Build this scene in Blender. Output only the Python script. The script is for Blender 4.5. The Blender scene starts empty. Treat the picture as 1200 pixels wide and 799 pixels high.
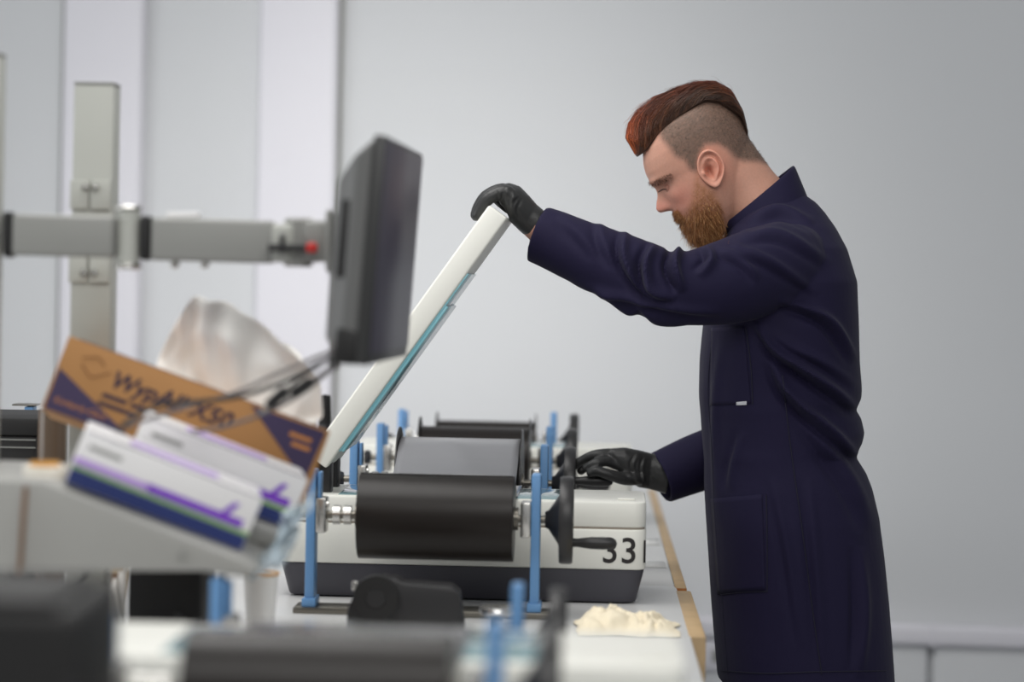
import bpy, bmesh, math, random
import numpy as np
from mathutils import Vector, Matrix, noise
from mathutils.bvhtree import BVHTree

S = bpy.context.scene
COL = S.collection
random.seed(7)
RNG = np.random.default_rng(7)

# ------------------------------------------------------------------ camera
F_PX, CX, HY = 2833.0, 600.0, 330.0      # focal length in pixels of a 1200 px wide frame, horizon row
CAM_H, ROLL = 1.45, 0.019
cd = bpy.data.cameras.new('camera')
cam = bpy.data.objects.new('camera', cd); COL.objects.link(cam)
cd.sensor_width = 36.0; cd.lens = F_PX / 1200.0 * 36.0
cd.shift_y = -(399.5 - HY) / 1200.0
cr, sr = math.cos(ROLL), math.sin(ROLL)
RV, UV = Vector((cr, 0, sr)), Vector((-sr, 0, cr))
cam.matrix_world = Matrix(((cr, -sr, 0, 0), (0, 0, -1, 0), (sr, cr, 0, CAM_H), (0, 0, 0, 1)))
cd.dof.use_dof = True; cd.dof.focus_distance = 4.36; cd.dof.aperture_fstop = 2.0
cd.clip_end = 100
S.camera = cam

# ------------------------------------------------------------------ light
w = bpy.data.worlds.new('world'); S.world = w; w.use_nodes = True
w.node_tree.nodes['Background'].inputs[0].default_value = (0.93, 0.97, 1.0, 1)
w.node_tree.nodes['Background'].inputs[1].default_value = 0.37
def area(name, loc, target, sx, sy, power, col):
    l = bpy.data.lights.new(name, 'AREA'); l.shape = 'RECTANGLE'; l.size = sx; l.size_y = sy
    l.energy = power; l.color = col
    o = bpy.data.objects.new(name, l); COL.objects.link(o); o.location = loc
    o.rotation_euler = (Vector(target) - Vector(loc)).to_track_quat('-Z', 'Y').to_euler()
    return o
# daylight from the windows along the left side of the room, two ceiling lamp rows and an added unseen light brightening the middle of the back wall
area('window_daylight', (-4.2, 3.2, 2.0), (0.6, 4.6, 1.1), 3.2, 1.8, 55, (0.95, 0.98, 1.0))
area('ceiling_lamp_near', (0.2, 1.1, 3.0), (0.1, 4.2, 0.8), 2.4, 1.2, 40, (1.0, 0.985, 0.96))
area('ceiling_lamp_far', (-0.7, 3.8, 3.1), (-0.5, 3.9, 0), 2.0, 1.2, 38, (1.0, 0.985, 0.96))
spot = area('added_wall_light', (-0.35, 4.6, 3.0), (-0.30, 7.0, 0.95), 1.0, 1.0, 6, (1.0, 0.99, 0.97))
spot.data.spread = math.radians(62)
vs = S.view_settings
vs.view_transform = 'Standard'; vs.look = 'None'; vs.exposure = 0.0; vs.gamma = 1.0; vs.use_curve_mapping = False
S.cycles.use_denoising = True

# ------------------------------------------------------------------ helpers
def P(px, py, Y):
    """world point seen at photo pixel (px, py), Y metres away"""
    return Vector((0, Y, CAM_H)) + RV * ((px - CX) / F_PX * Y) + UV * (-(py - HY) / F_PX * Y)
def proj(V):
    """photo pixels of world points, (n,3) array"""
    V = np.asarray(V); X, Y, Z = V[:, 0], V[:, 1], V[:, 2] - CAM_H
    return CX + F_PX * (X * cr + Z * sr) / Y, HY - F_PX * (-X * sr + Z * cr) / Y
def lin(c):
    c /= 255.0
    return c / 12.92 if c <= 0.04045 else ((c + 0.055) / 1.055) ** 2.4
def rgb(r, g, b): return (lin(r), lin(g), lin(b), 1)

MATS = {}
def mat(name, col, rough=0.5, metal=0.0, spec=0.5, noise_scale=0, noise_amt=0.0, bump=0.0, bump_scale=80, coat=0, sheen=0, trans=0, alpha=1, sss=0, ior=1.45):
    m = bpy.data.materials.new(name); m.use_nodes = True; MATS[name] = m
    nt = m.node_tree; b = nt.nodes['Principled BSDF']
    b.inputs['Base Color'].default_value = col
    b.inputs['Roughness'].default_value = rough; b.inputs['Metallic'].default_value = metal
    b.inputs['Specular IOR Level'].default_value = spec; b.inputs['IOR'].default_value = ior
    b.inputs['Coat Weight'].default_value = coat; b.inputs['Transmission Weight'].default_value = trans
    b.inputs['Alpha'].default_value = alpha
    if sheen: b.inputs['Sheen Weight'].default_value = sheen; b.inputs['Sheen Roughness'].default_value = 0.45
    if sss:
        b.inputs['Subsurface Weight'].default_value = sss; b.inputs['Subsurface Radius'].default_value = (0.012, 0.005, 0.003); b.inputs['Subsurface Scale'].default_value = 0.5
    if noise_scale or bump:
        tc = nt.nodes.new('ShaderNodeTexCoord')
    if noise_scale:
        n = nt.nodes.new('ShaderNodeTexNoise'); n.inputs['Scale'].default_value = noise_scale; n.inputs['Detail'].default_value = 5
        nt.links.new(tc.outputs['Object'], n.inputs['Vector'])
        mx = nt.nodes.new('ShaderNodeMix'); mx.data_type = 'RGBA'
        mx.inputs[6].default_value = tuple(min(1, c * (1 - noise_amt)) for c in col[:3]) + (1,)
        mx.inputs[7].default_value = tuple(min(1, c * (1 + noise_amt)) for c in col[:3]) + (1,)
        nt.links.new(n.outputs['Fac'], mx.inputs[0]); nt.links.new(mx.outputs[2], b.inputs['Base Color'])
    if bump:
        n2 = nt.nodes.new('ShaderNodeTexNoise'); n2.inputs['Scale'].default_value = bump_scale; n2.inputs['Detail'].default_value = 4
        nt.links.new(tc.outputs['Object'], n2.inputs['Vector'])
        bp_ = nt.nodes.new('ShaderNodeBump'); bp_.inputs['Strength'].default_value = bump; bp_.inputs['Distance'].default_value = 0.01
        nt.links.new(n2.outputs['Fac'], bp_.inputs['Height']); nt.links.new(bp_.outputs['Normal'], b.inputs['Normal'])
    return m
def attr_mat(name, attr, rough=0.5, spec=0.4, sss=0, nscale=0, namt=0.1, bump=0, bscale=200):
    """material whose colour is the thing's own colour, stored per vertex"""
    m = mat(name, (0.5, 0.5, 0.5, 1), rough, 0, spec, bump=bump, bump_scale=bscale, sss=sss)
    nt = m.node_tree; b = nt.nodes['Principled BSDF']
    a = nt.nodes.new('ShaderNodeAttribute'); a.attribute_name = attr
    if nscale:
        tc = nt.nodes.new('ShaderNodeTexCoord')
        n = nt.nodes.new('ShaderNodeTexNoise'); n.inputs['Scale'].default_value = nscale; n.inputs['Detail'].default_value = 4
        nt.links.new(tc.outputs['Object'], n.inputs['Vector'])
        mr = nt.nodes.new('ShaderNodeMapRange'); mr.inputs[3].default_value = 1 - namt; mr.inputs[4].default_value = 1 + namt
        nt.links.new(n.outputs['Fac'], mr.inputs[0])
        vm = nt.nodes.new('ShaderNodeVectorMath'); vm.operation = 'SCALE'
        nt.links.new(a.outputs['Color'], vm.inputs[0]); nt.links.new(mr.outputs[0], vm.inputs['Scale'])
        nt.links.new(vm.outputs[0], b.inputs['Base Color'])
    else:
        nt.links.new(a.outputs['Color'], b.inputs['Base Color'])
    return m

mat('wall', rgb(208, 209, 211), 0.75, noise_scale=1.5, noise_amt=0.015, bump=0.05, bump_scale=150)
mat('white_trim', rgb(222, 220, 226), 0.5)
mat('floor', rgb(150, 152, 155), 0.6, noise_scale=6, noise_amt=0.06)
mat('worktop', rgb(212, 212, 211), 0.4, noise_scale=8, noise_amt=0.05)
mat('wood', rgb(188, 160, 122), 0.55, noise_scale=25, noise_amt=0.2, bump=0.1, bump_scale=60)
mat('wood_end', rgb(165, 105, 55), 0.6, noise_scale=60, noise_amt=0.2)
mat('cream', rgb(231, 230, 222), 0.42, noise_scale=5, noise_amt=0.015)
mat('cream_gap', rgb(150, 140, 128), 0.7)
mat('charcoal', rgb(70, 69, 76), 0.4)
mat('glass_bed', rgb(120, 150, 155), 0.05, spec=0.6)
mat('aqua', rgb(120, 175, 186), 0.15, spec=0.6)
mat('print_black', rgb(38, 34, 34), 0.6)
mat('blue', rgb(98, 142, 188), 0.4, noise_scale=12, noise_amt=0.06)
mat('black_plastic', rgb(40, 39, 40), 0.38, noise_scale=20, noise_amt=0.15)
mat('black_matt', rgb(26, 25, 25), 0.6, noise_scale=15, noise_amt=0.25)
mat('steel', rgb(196, 194, 190), 0.25, metal=0.9)
mat('axle_steel', rgb(120, 116, 108), 0.3, metal=0.8)
mat('film', rgb(26, 21, 18), 0.38, spec=0.35, noise_scale=3, noise_amt=0.15, bump=0.12, bump_scale=9)
mat('film_sheet', rgb(52, 48, 46), 0.16, spec=0.8, bump=0.1, bump_scale=5)
mat('film_reflection_grey', rgb(138, 138, 141), 0.28, spec=0.5, bump=0.06, bump_scale=5)  # reflection on the dark film put into a lighter base colour
mat('flange', rgb(44, 42, 42), 0.35)
mat('arm_grey', rgb(142, 142, 138), 0.45, noise_scale=10, noise_amt=0.03)
mat('post_grey', rgb(176, 177, 170), 0.5, noise_scale=9, noise_amt=0.04)
mat('tray_grey', rgb(156, 155, 151), 0.5, noise_scale=5, noise_amt=0.04)
mat('monitor_shell', rgb(96, 96, 95), 0.45)
mat('monitor_rim', rgb(50, 50, 50), 0.4)
mat('screen', rgb(66, 62, 76), 0.38, spec=0.5)
mat('red', rgb(196, 40, 34), 0.4)
mat('cardboard', rgb(176, 128, 78), 0.7, noise_scale=18, noise_amt=0.05)
mat('box_purple', rgb(62, 50, 84), 0.6)
mat('box_print', rgb(60, 44, 60), 0.65)
mat('box_print_faint', rgb(140, 98, 62), 0.7)
mat('box_orange', rgb(196, 130, 70), 0.6)
mat('wipe', rgb(250, 247, 242), 0.9, bump=0.08, bump_scale=40)
mat('carton_white', rgb(232, 230, 230), 0.5)
mat('carton_purple', rgb(126, 66, 196), 0.5)
mat('carton_lilac', rgb(184, 150, 220), 0.5)
mat('carton_green', rgb(136, 180, 96), 0.5)
mat('carton_navy', rgb(38, 52, 108), 0.5, noise_scale=6, noise_amt=0.3)
mat('cable', rgb(36, 34, 34), 0.5)
mat('cable_grey', rgb(104, 98, 98), 0.5)
mat('brown_roll', rgb(92, 76, 62), 0.25, noise_scale=7, noise_amt=0.3)
mat('tape', rgb(232, 226, 214), 0.6)
mat('tape_orange', rgb(214, 160, 84), 0.5)
mat('crumple', rgb(234, 222, 196), 0.85, noise_scale=30, noise_amt=0.08, bump=0.2, bump_scale=60)
mat('clear_plastic', rgb(214, 228, 236), 0.12, spec=0.7, alpha=0.42)
mat('paper', rgb(240, 239, 236), 0.7)
mat('rope', rgb(120, 92, 70), 0.8, noise_scale=40, noise_amt=0.3)
mat('coat', rgb(29, 25, 51), 0.75, spec=0.2, sheen=0.03, noise_scale=14, noise_amt=0.05, bump=0.10, bump_scale=26)
mat('coat_thread', rgb(22, 20, 40), 0.8)
mat('coat_label', rgb(190, 190, 196), 0.6)
mat('glove', rgb(46, 46, 46), 0.36, spec=0.45, bump=0.12, bump_scale=60)
mat('trousers', rgb(24, 24, 26), 0.8)
mat('shoe', rgb(28, 26, 25), 0.4)
mat('eye_white', rgb(214, 206, 200), 0.2)
attr_mat('skin', 'col', 0.55, 0.35, sss=0.12, nscale=260, namt=0.10, bump=0.06, bscale=300)
attr_mat('hair', 'col', 0.38, 0.45)

class MB:
    """collects shapes, then links them as one mesh object"""
    def __init__(s): s.v = []; s.f = []
    def raw(s, verts, faces):
        n = len(s.v); s.v += [tuple(v) for v in verts]; s.f += [tuple(i + n for i in f) for f in faces]; return s
    def bm(s, b, M=None):
        b.verts.ensure_lookup_table(); b.verts.index_update()
        s.raw([(M @ v.co if M else v.co) for v in b.verts], [[v.index for v in f.verts] for f in b.faces]); b.free(); return s
    def box(s, c, d, bev=0.0, seg=2, M=None):
        b = bmesh.new(); bmesh.ops.create_cube(b, size=1)
        for v in b.verts: v.co = Vector((v.co.x * d[0] + c[0], v.co.y * d[1] + c[1], v.co.z * d[2] + c[2]))
        if bev: bmesh.ops.bevel(b, geom=b.edges[:], offset=bev, segments=seg, profile=0.5, affect='EDGES')
        return s.bm(b, M)
    def tube(s, pts, rad, seg=12, caps=True, up=None):
        pts = [Vector(p) for p in pts]; n = len(pts)
        if not hasattr(rad, '__len__'): rad = [rad] * n
        vs, fs = [], []; prev = None
        for i, p in enumerate(pts):
            t = (pts[min(i + 1, n - 1)] - pts[max(i - 1, 0)])
            t = t.normalized() if t.length > 1e-9 else Vector((0, 0, 1))
            if prev is None:
                a = Vector(up) if up else (Vector((0, 0, 1)) if abs(t.z) < 0.9 else Vector((1, 0, 0)))
            else: a = prev
            x = (a - t * a.dot(t)).normalized(); prev = x; y = t.cross(x)
            r = rad[i]; ra, rb = r if hasattr(r, '__len__') else (r, r)
            for k in range(seg):
                q = 2 * math.pi * k / seg
                vs.append(p + x * (ra * math.cos(q)) + y * (rb * math.sin(q)))
        for i in range(n - 1):
            for k in range(seg):
                a, b = i * seg + k, i * seg + (k + 1) % seg
                fs.append((a, b, b + seg, a + seg))
        if caps:
            fs.append(tuple(range(seg))[::-1]); fs.append(tuple((n - 1) * seg + k for k in range(seg)))
        return s.raw(vs, fs)
    def lathe(s, prof, M=None, seg=32, closed=False):
        """profile of (radius, height) spun about local z"""
        vs, fs = [], []; n = len(prof)
        for r, h in prof:
            for k in range(seg):
                q = 2 * math.pi * k / seg; v = Vector((r * math.cos(q), r * math.sin(q), h)); vs.append(M @ v if M else v)
        for i in range(n if closed else n - 1):
            j = (i + 1) % n
            for k in range(seg):
                l = (k + 1) % seg; fs.append((i * seg + k, i * seg + l, j * seg + l, j * seg + k))
        if not closed:
            if prof[0][0] > 1e-6: fs.append(tuple(range(seg))[::-1])
            if prof[-1][0] > 1e-6: fs.append(tuple((n - 1) * seg + k for k in range(seg)))
        return s.raw(vs, fs)
    def prism(s, poly, y0, y1, M=None):
        """polygon in local x, z pushed along local y"""
        n = len(poly); vs = [Vector((x, y0, z)) for x, z in poly] + [Vector((x, y1, z)) for x, z in poly]
        if M: vs = [M @ v for v in vs]
        fs = [tuple(range(n)), tuple(range(n, 2 * n))[::-1]] + [(i + n, (i + 1) % n + n, (i + 1) % n, i) for i in range(n)]
        return s.raw(vs, fs)
    def build(s, name, m, parent=None, smooth=True, angle=38, fix=True):
        me = bpy.data.meshes.new(name); me.from_pydata([tuple(v) for v in s.v], [], s.f); me.validate()
        if fix:
            b = bmesh.new(); b.from_mesh(me); bmesh.ops.recalc_face_normals(b, faces=b.faces[:]); b.to_mesh(me); b.free()
        return link(name, me, m, parent, smooth, angle)
def link(name, me, m, parent=None, smooth=True, angle=38):
    o = bpy.data.objects.new(name, me); COL.objects.link(o)
    me.materials.clear(); me.materials.append(MATS[m] if isinstance(m, str) else m)
    if smooth:
        me.polygons.foreach_set('use_smooth', [True] * len(me.polygons))
        if angle < 180: me.set_sharp_from_angle(angle=math.radians(angle))
    if parent: o.parent = parent
    return o
def tag(o, label, cat, group=None, kind=None):
    o['label'] = label; o['category'] = cat
    if group: o['group'] = group
    if kind: o['kind'] = kind
    return o
def struct(o): o['kind'] = 'structure'; return o
def thing(name, label, cat, M, group=None):
    o = bpy.data.objects.new(name, None); COL.objects.link(o); o.empty_display_size = 0.05
    o.matrix_world = M if isinstance(M, Matrix) else Matrix.Translation(Vector(M))
    return tag(o, label, cat, group)
def frame(A, B, C):
    """origin A, x towards B, z in the plane of A, B, C, y = into the scene"""
    A, B, C = Vector(A), Vector(B), Vector(C)
    x = (B - A).normalized(); z = (C - A); z = (z - x * z.dot(x)).normalized(); y = z.cross(x)
    return Matrix(((x.x, y.x, z.x, A.x), (x.y, y.y, z.y, A.y), (x.z, y.z, z.z, A.z), (0, 0, 0, 1)))
def text_mesh(txt, size, bold=0.0, shear=0.0, depth=0.0004, spacing=1.0):
    c = bpy.data.curves.new('lettering', 'FONT'); c.body = txt; c.size = size; c.offset = bold; c.shear = shear
    c.extrude = depth; c.space_character = spacing
    o = bpy.data.objects.new('lettering', c); COL.objects.link(o)
    dg = bpy.context.evaluated_depsgraph_get(); dg.update()
    me = bpy.data.meshes.new_from_object(o.evaluated_get(dg)); bpy.data.objects.remove(o)
    return me
def lettering(name, txt, size, M, m, parent, **k):
    me = text_mesh(txt, size, **k); me.transform(M)
    return link(name, me, m, parent, smooth=False)
FRONT = Matrix(((1, 0, 0, 0), (0, 0, -1, 0), (0, 1, 0, 0), (0, 0, 0, 1)))   # text plane -> facing local -y
def baked(o, mods):
    """apply modifiers without operators"""
    for t, kw in mods:
        md = o.modifiers.new(t, t)
        for k, v in kw.items(): setattr(md, k, v)
    dg = bpy.context.evaluated_depsgraph_get(); dg.update()
    me = bpy.data.meshes.new_from_object(o.evaluated_get(dg))
    old = o.data; o.modifiers.clear(); o.data = me; bpy.data.meshes.remove(old)
    return o
def cos_of(me):
    a = np.empty(len(me.vertices) * 3, np.float32); me.vertices.foreach_get('co', a); return a.reshape(-1, 3).astype(float)
def nor_of(me):
    a = np.empty(len(me.vertices) * 3, np.float32); me.vertices.foreach_get('normal', a); return a.reshape(-1, 3).astype(float)
def set_cos(me, V): me.vertices.foreach_set('co', V.astype(np.float32).ravel()); me.update()
def set_col(me, C):
    a = me.color_attributes.new('col', 'FLOAT_COLOR', 'POINT')
    C4 = np.ones((len(me.vertices), 4), np.float32); C4[:, :3] = C; a.data.foreach_set('color', C4.ravel())
def sstep(a, b, x):
    t = np.clip((x - a) / (b - a), 0, 1); return t * t * (3 - 2 * t)
def smooth_path(pts, n):
    """Catmull-Rom through the points"""
    pts = [np.asarray(p, float) for p in pts]; q = [2 * pts[0] - pts[1]] + pts + [2 * pts[-1] - pts[-2]]; out = []
    m = len(pts) - 1
    for i in range(n):
        t = i / (n - 1) * m; k = min(int(t), m - 1); u = t - k; a, b, c, d = q[k:k + 4]
        out.append(0.5 * (2 * b + (c - a) * u + (2 * a - 5 * b + 4 * c - d) * u * u + (3 * b - a - 3 * c + d) * u ** 3))
    return out

# ------------------------------------------------------------------ the room
WY, WT = 7.0, -0.105                     # back wall: Y = WY + WT * X
wall_ang = math.atan(WT)
WM = Matrix.Translation((0, WY, 0)) @ Matrix.Rotation(wall_ang, 4, 'Z')
WI = WM.inverted()
def on_wall(px, py):
    d = P(px, py, 1.0) - Vector((0, 0, CAM_H)); t = WY / (d.y - WT * d.x)
    return WI @ (Vector((0, 0, CAM_H)) + d * t)
o = MB().box((0, 0.1, 1.6), (11, 0.2, 3.2), M=WM).build('wall_back', 'wall'); struct(o)
o = MB().box((0, 2.5, -0.05), (11, 11, 0.1)).build('floor', 'floor'); struct(o)
for i, (x0, x1, dark) in enumerate(((77, 171, 77), (305, 397, 397))):
    a, b = on_wall(x0, 150).x, on_wall(x1, 150).x
    m = MB().box(((a + b) / 2, -0.025, 1.6), (b - a, 0.05, 3.2), 0.018, 4, M=WM)
    o = struct(m.build('trim_%d' % (i + 1), 'white_trim'))
    e = on_wall(dark, 150).x
    MB().box((e + (-0.004 if i == 0 else 0.004), -0.012, 1.6), (0.012, 0.024, 3.2), 0.003, M=WM).build('gap_shade_strip', 'arm_grey', o)  # grey strip standing in for the dark shade line at the trim edge
zt, zb = on_wall(1060, 729).z, on_wall(1060, 753).z
o = struct(MB().box((0, -0.028, (zt + zb) / 2), (11, 0.056, zt - zb), 0.012, 3, M=WM).build('baseboard_back', 'white_trim'))
jx = on_wall(1091, 770).x
MB().box((jx - 2.76, -0.016, zb / 2), (5.49, 0.032, zb - 0.004), 0.003, M=WM).build('trunking_panel', 'wall', o)
MB().box((jx + 2.0, -0.016, zb / 2), (3.99, 0.032, zb - 0.004), 0.003, M=WM).build('trunking_panel', 'wall', o)
MB().box((jx, -0.03, (zt + zb) / 2), (0.012, 0.058, zt - zb + 0.004), 0.002, M=WM).build('joint_cover', 'white_trim', o)
sx = on_wall(828, 765)
sk = thing('wall_socket', 'white double power socket on the trunking low on the wall left of the coat', 'socket', WM @ Matrix.Translation((sx.x, -0.032, sx.z)))
MB().box((0, -0.006, 0), (0.15, 0.012, 0.086), 0.004).build('face_plate', 'white_trim', sk)
for dx in (-0.035, 0.035): MB().box((dx, -0.013, 0.0), (0.036, 0.004, 0.036), 0.002).build('socket_insert', 'arm_grey', sk)

# ------------------------------------------------------------------ the bench
BT, BDIR = 0.90, 0.0321
def bench(u, v, z=0.0):
    """u metres right of the bench's right edge, v metres from the camera"""
    return Vector((0.304 + (v - 4.2) * BDIR + u, v, BT + z))
BA = -math.atan(BDIR)
BM = Matrix.Translation(bench(0, 4.2)) @ Matrix.Rotation(BA, 4, 'Z')
b_ = thing('workbench', 'long white workbench with wooden edge boards carrying the scanners', 'workbench', BM @ Matrix.Translation((-0.8, 0, -BT)))
for y0, y1 in ((-2.75, 0.22), (0.224, 2.35)):
    MB().box((0, (y0 + y1) / 2, BT - 0.02), (1.6, y1 - y0, 0.04), 0.003).build('worktop', 'worktop', b_)
for x in (-0.74, 0.70):
    for y in (-2.6, -0.2, 0.6, 2.2): MB().box((x, y, (BT - 0.04) / 2), (0.06, 0.06, BT - 0.04), 0.004).build('leg', 'arm_grey', b_)
for y in (-1.3, 1.3): MB().box((-0.02, y, BT - 0.08), (1.4, 0.05, 0.08), 0.004).build('cross_rail', 'arm_grey', b_)
bd = MB().box((0.806, 1.24, BT - 0.018), (0.024, 2.10, 0.036), 0.002).build('edge_board', 'wood', b_)
MB().box((0.806, 0.187, BT - 0.018), (0.022, 0.006, 0.035)).build('end_grain', 'wood_end', bd)
bd = MB().box((0.809, -0.13, BT - 0.036), (0.030, 0.56, 0.072), 0.003).build('edge_board', 'wood', b_)
MB().box((0.809, -0.413, BT - 0.036), (0.028, 0.006, 0.07)).build('end_grain', 'wood', bd)
for (v, dv, lab) in ((4.74, 0.09, 'nearest of the white sheets across the bench right of the scanner numbered 33'), (5.16, 0.12, 'white sheet across the bench behind the handwheels, farthest along the bench edge')):
    m = MB(); n = 8
    vs_ = []; 
    for i in range(n + 1):
        for j in (0, 1):
            p = bench(-0.30 + 0.29 * i / n, v + dv * (j - 0.5)); vs_.append((p.x, p.y, p.z + 0.0015))
    fs_ = [(2 * i, 2 * i + 2, 2 * i + 3, 2 * i + 1) for i in range(n)]
    m.raw(vs_, fs_); o = m.build('paper_sheet', 'paper'); baked(o, [('SOLIDIFY', {'thickness': 0.001})]); tag(o, lab, 'paper', 'paper sheets on the bench')

# ------------------------------------------------------------------ scanners
SW, SD = 0.633, 0.24
def scanner(v, yaw, label, lid, number, u=-0.3805):
    M = Matrix.Translation(bench(u, v, 0.002)) @ Matrix.Rotation(BA + yaw, 4, 'Z')
    t = thing('flatbed_scanner', label, 'scanner', M, 'flatbed scanners on the bench')
    def slab(z0, z1, x0, x1, y0, y1, r, taper=0.0, name='', m='cream'):
        b = bmesh.new(); bmesh.ops.create_cube(b, size=1)
        for q in b.verts:
            k = taper if q.co.z < 0 else 0
            q.co = Vector(((x0 + k if q.co.x < 0 else x1 - k), (y0 + k if q.co.y < 0 else y1 - k), z0 if q.co.z < 0 else z1))
        ve = [e for e in b.edges if abs(e.verts[0].co.x - e.verts[1].co.x) < taper + 1e-4 and abs(e.verts[0].co.y - e.verts[1].co.y) < taper + 1e-4]
        bmesh.ops.bevel(b, geom=ve, offset=r, segments=4, profile=0.5, affect='EDGES')
        he = [e for e in b.edges if abs(e.verts[0].co.z - e.verts[1].co.z) < 1e-5 and e.calc_face_angle(0) > 0.9]
        bmesh.ops.bevel(b, geom=he, offset=0.004, segments=2, profile=0.5, affect='EDGES')
        return MB().bm(b).build(name, m, t)
    h = SW / 2
    slab(0.0, 0.058, -h + 0.002, h - 0.002, 0.002, SD - 0.002, 0.025, 0.014, 'base', 'charcoal')
    slab(0.058, 0.1275, -h, h, 0, SD, 0.022, 0, 'lower_body')
    slab(0.1275, 0.130, -h + 0.003, h - 0.003, 0.003, SD - 0.003, 0.02, 0, 'seam', 'cream_gap')
    slab(0.130, 0.174, -h + 0.001, h - 0.001, 0.001, SD - 0.001, 0.022, 0, 'upper_body')
    MB().box((-0.02, SD / 2, 0.1744), (SW - 0.24, SD - 0.05, 0.002), 0.0005).build('glass_bed', 'glass_bed', t)
    MB().box((h - 0.035, 0.05, 0.1755), (0.03, 0.016, 0.003), 0.001).build('button', 'cream', t)
    for xx in (-h + 0.06, h - 0.06):
        MB().box((xx, 0.1, -0.001), (0.03, 0.03, 0.002)).build('foot', 'black_matt', t)
    if number:
        lettering('number', number, 0.062, Matrix.Translation((h - 0.077, -0.0004, 0.0705)) @ FRONT, 'print_black', t, bold=0.0005, spacing=1.04)
        lettering('number', '1', 0.056, Matrix.Translation((h - 0.0025, 0.0105, 0.0705)) @ Matrix.Rotation(math.radians(62), 4, 'Z') @ FRONT @ Matrix.Translation((-0.014, 0, 0.0004)), 'print_black', t)
    if lid:
        I = M.inverted()
        A, A2 = I @ P(573, 240, v + 0.03), I @ P(594.5, 255.5, v + 0.03)
        Bp, B2 = I @ P(360, 534, v + 0.03), I @ P(381, 549.5, v + 0.03)
        yl = A.y
        poly = [(A.x, A.z), (Bp.x, Bp.z), (B2.x, B2.z), (A2.x, A2.z)]
        b = bmesh.new()
        vv = [b.verts.new((x, yy, z)) for yy in (yl, yl + 0.225) for x, z in poly]
        for f in ((0, 1, 2, 3), (7, 6, 5, 4), (0, 4, 5, 1), (1, 5, 6, 2), (2, 6, 7, 3), (3, 7, 4, 0)): b.faces.new([vv[k] for k in f])
        bmesh.ops.bevel(b, geom=b.edges[:], offset=0.004, segments=3, profile=0.5, affect='EDGES')
        L = MB().bm(b).build('lid', 'cream', t)
        d = Vector((B2.x - A2.x, 0, B2.z - A2.z)); ln = d.length; d.normalize(); nn = Vector((A2.x - A.x, 0, A2.z - A.z)).normalized()
        Q = Matrix(((d.x, 0, nn.x, A2.x), (0, 1, 0, yl), (d.z, 0, nn.z, A2.z), (0, 0, 0, 1)))
        MB().box((ln * 0.575, 0.112, 0.0015), (ln * 0.71, 0.219, 0.003), 0.0006, M=Q).build('backing_plate', 'aqua', L)
        MB().box((ln * 0.635, 0.110, 0.0055), (ln * 0.58, 0.215, 0.005), 0.001, M=Q).build('glass_plate', 'aqua', L)
        for yy in (0.05, 0.16):
            MB().box((Bp.x + 0.012, yl + yy, (B2.z + 0.174) / 2 - 0.004), (0.05, 0.04, B2.z - 0.174 + 0.03), 0.006).build('hinge', 'black_plastic', t)
    return t, M
YAW33 = math.radians(-0.6)
sc1, SM1 = scanner(4.15, YAW33, 'cream flatbed scanner numbered 33 with its lid held open', True, '33')
sc0, SM0 = scanner(2.42, 0, 'blurred cream flatbed scanner nearest the camera, at the bottom edge', False, None)
sc0.scale = (1, 1, 0.95)
sc2, SM2 = scanner(5.46, 0, 'cream flatbed scanner farthest back, behind the gloved hand', False, None)

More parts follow.
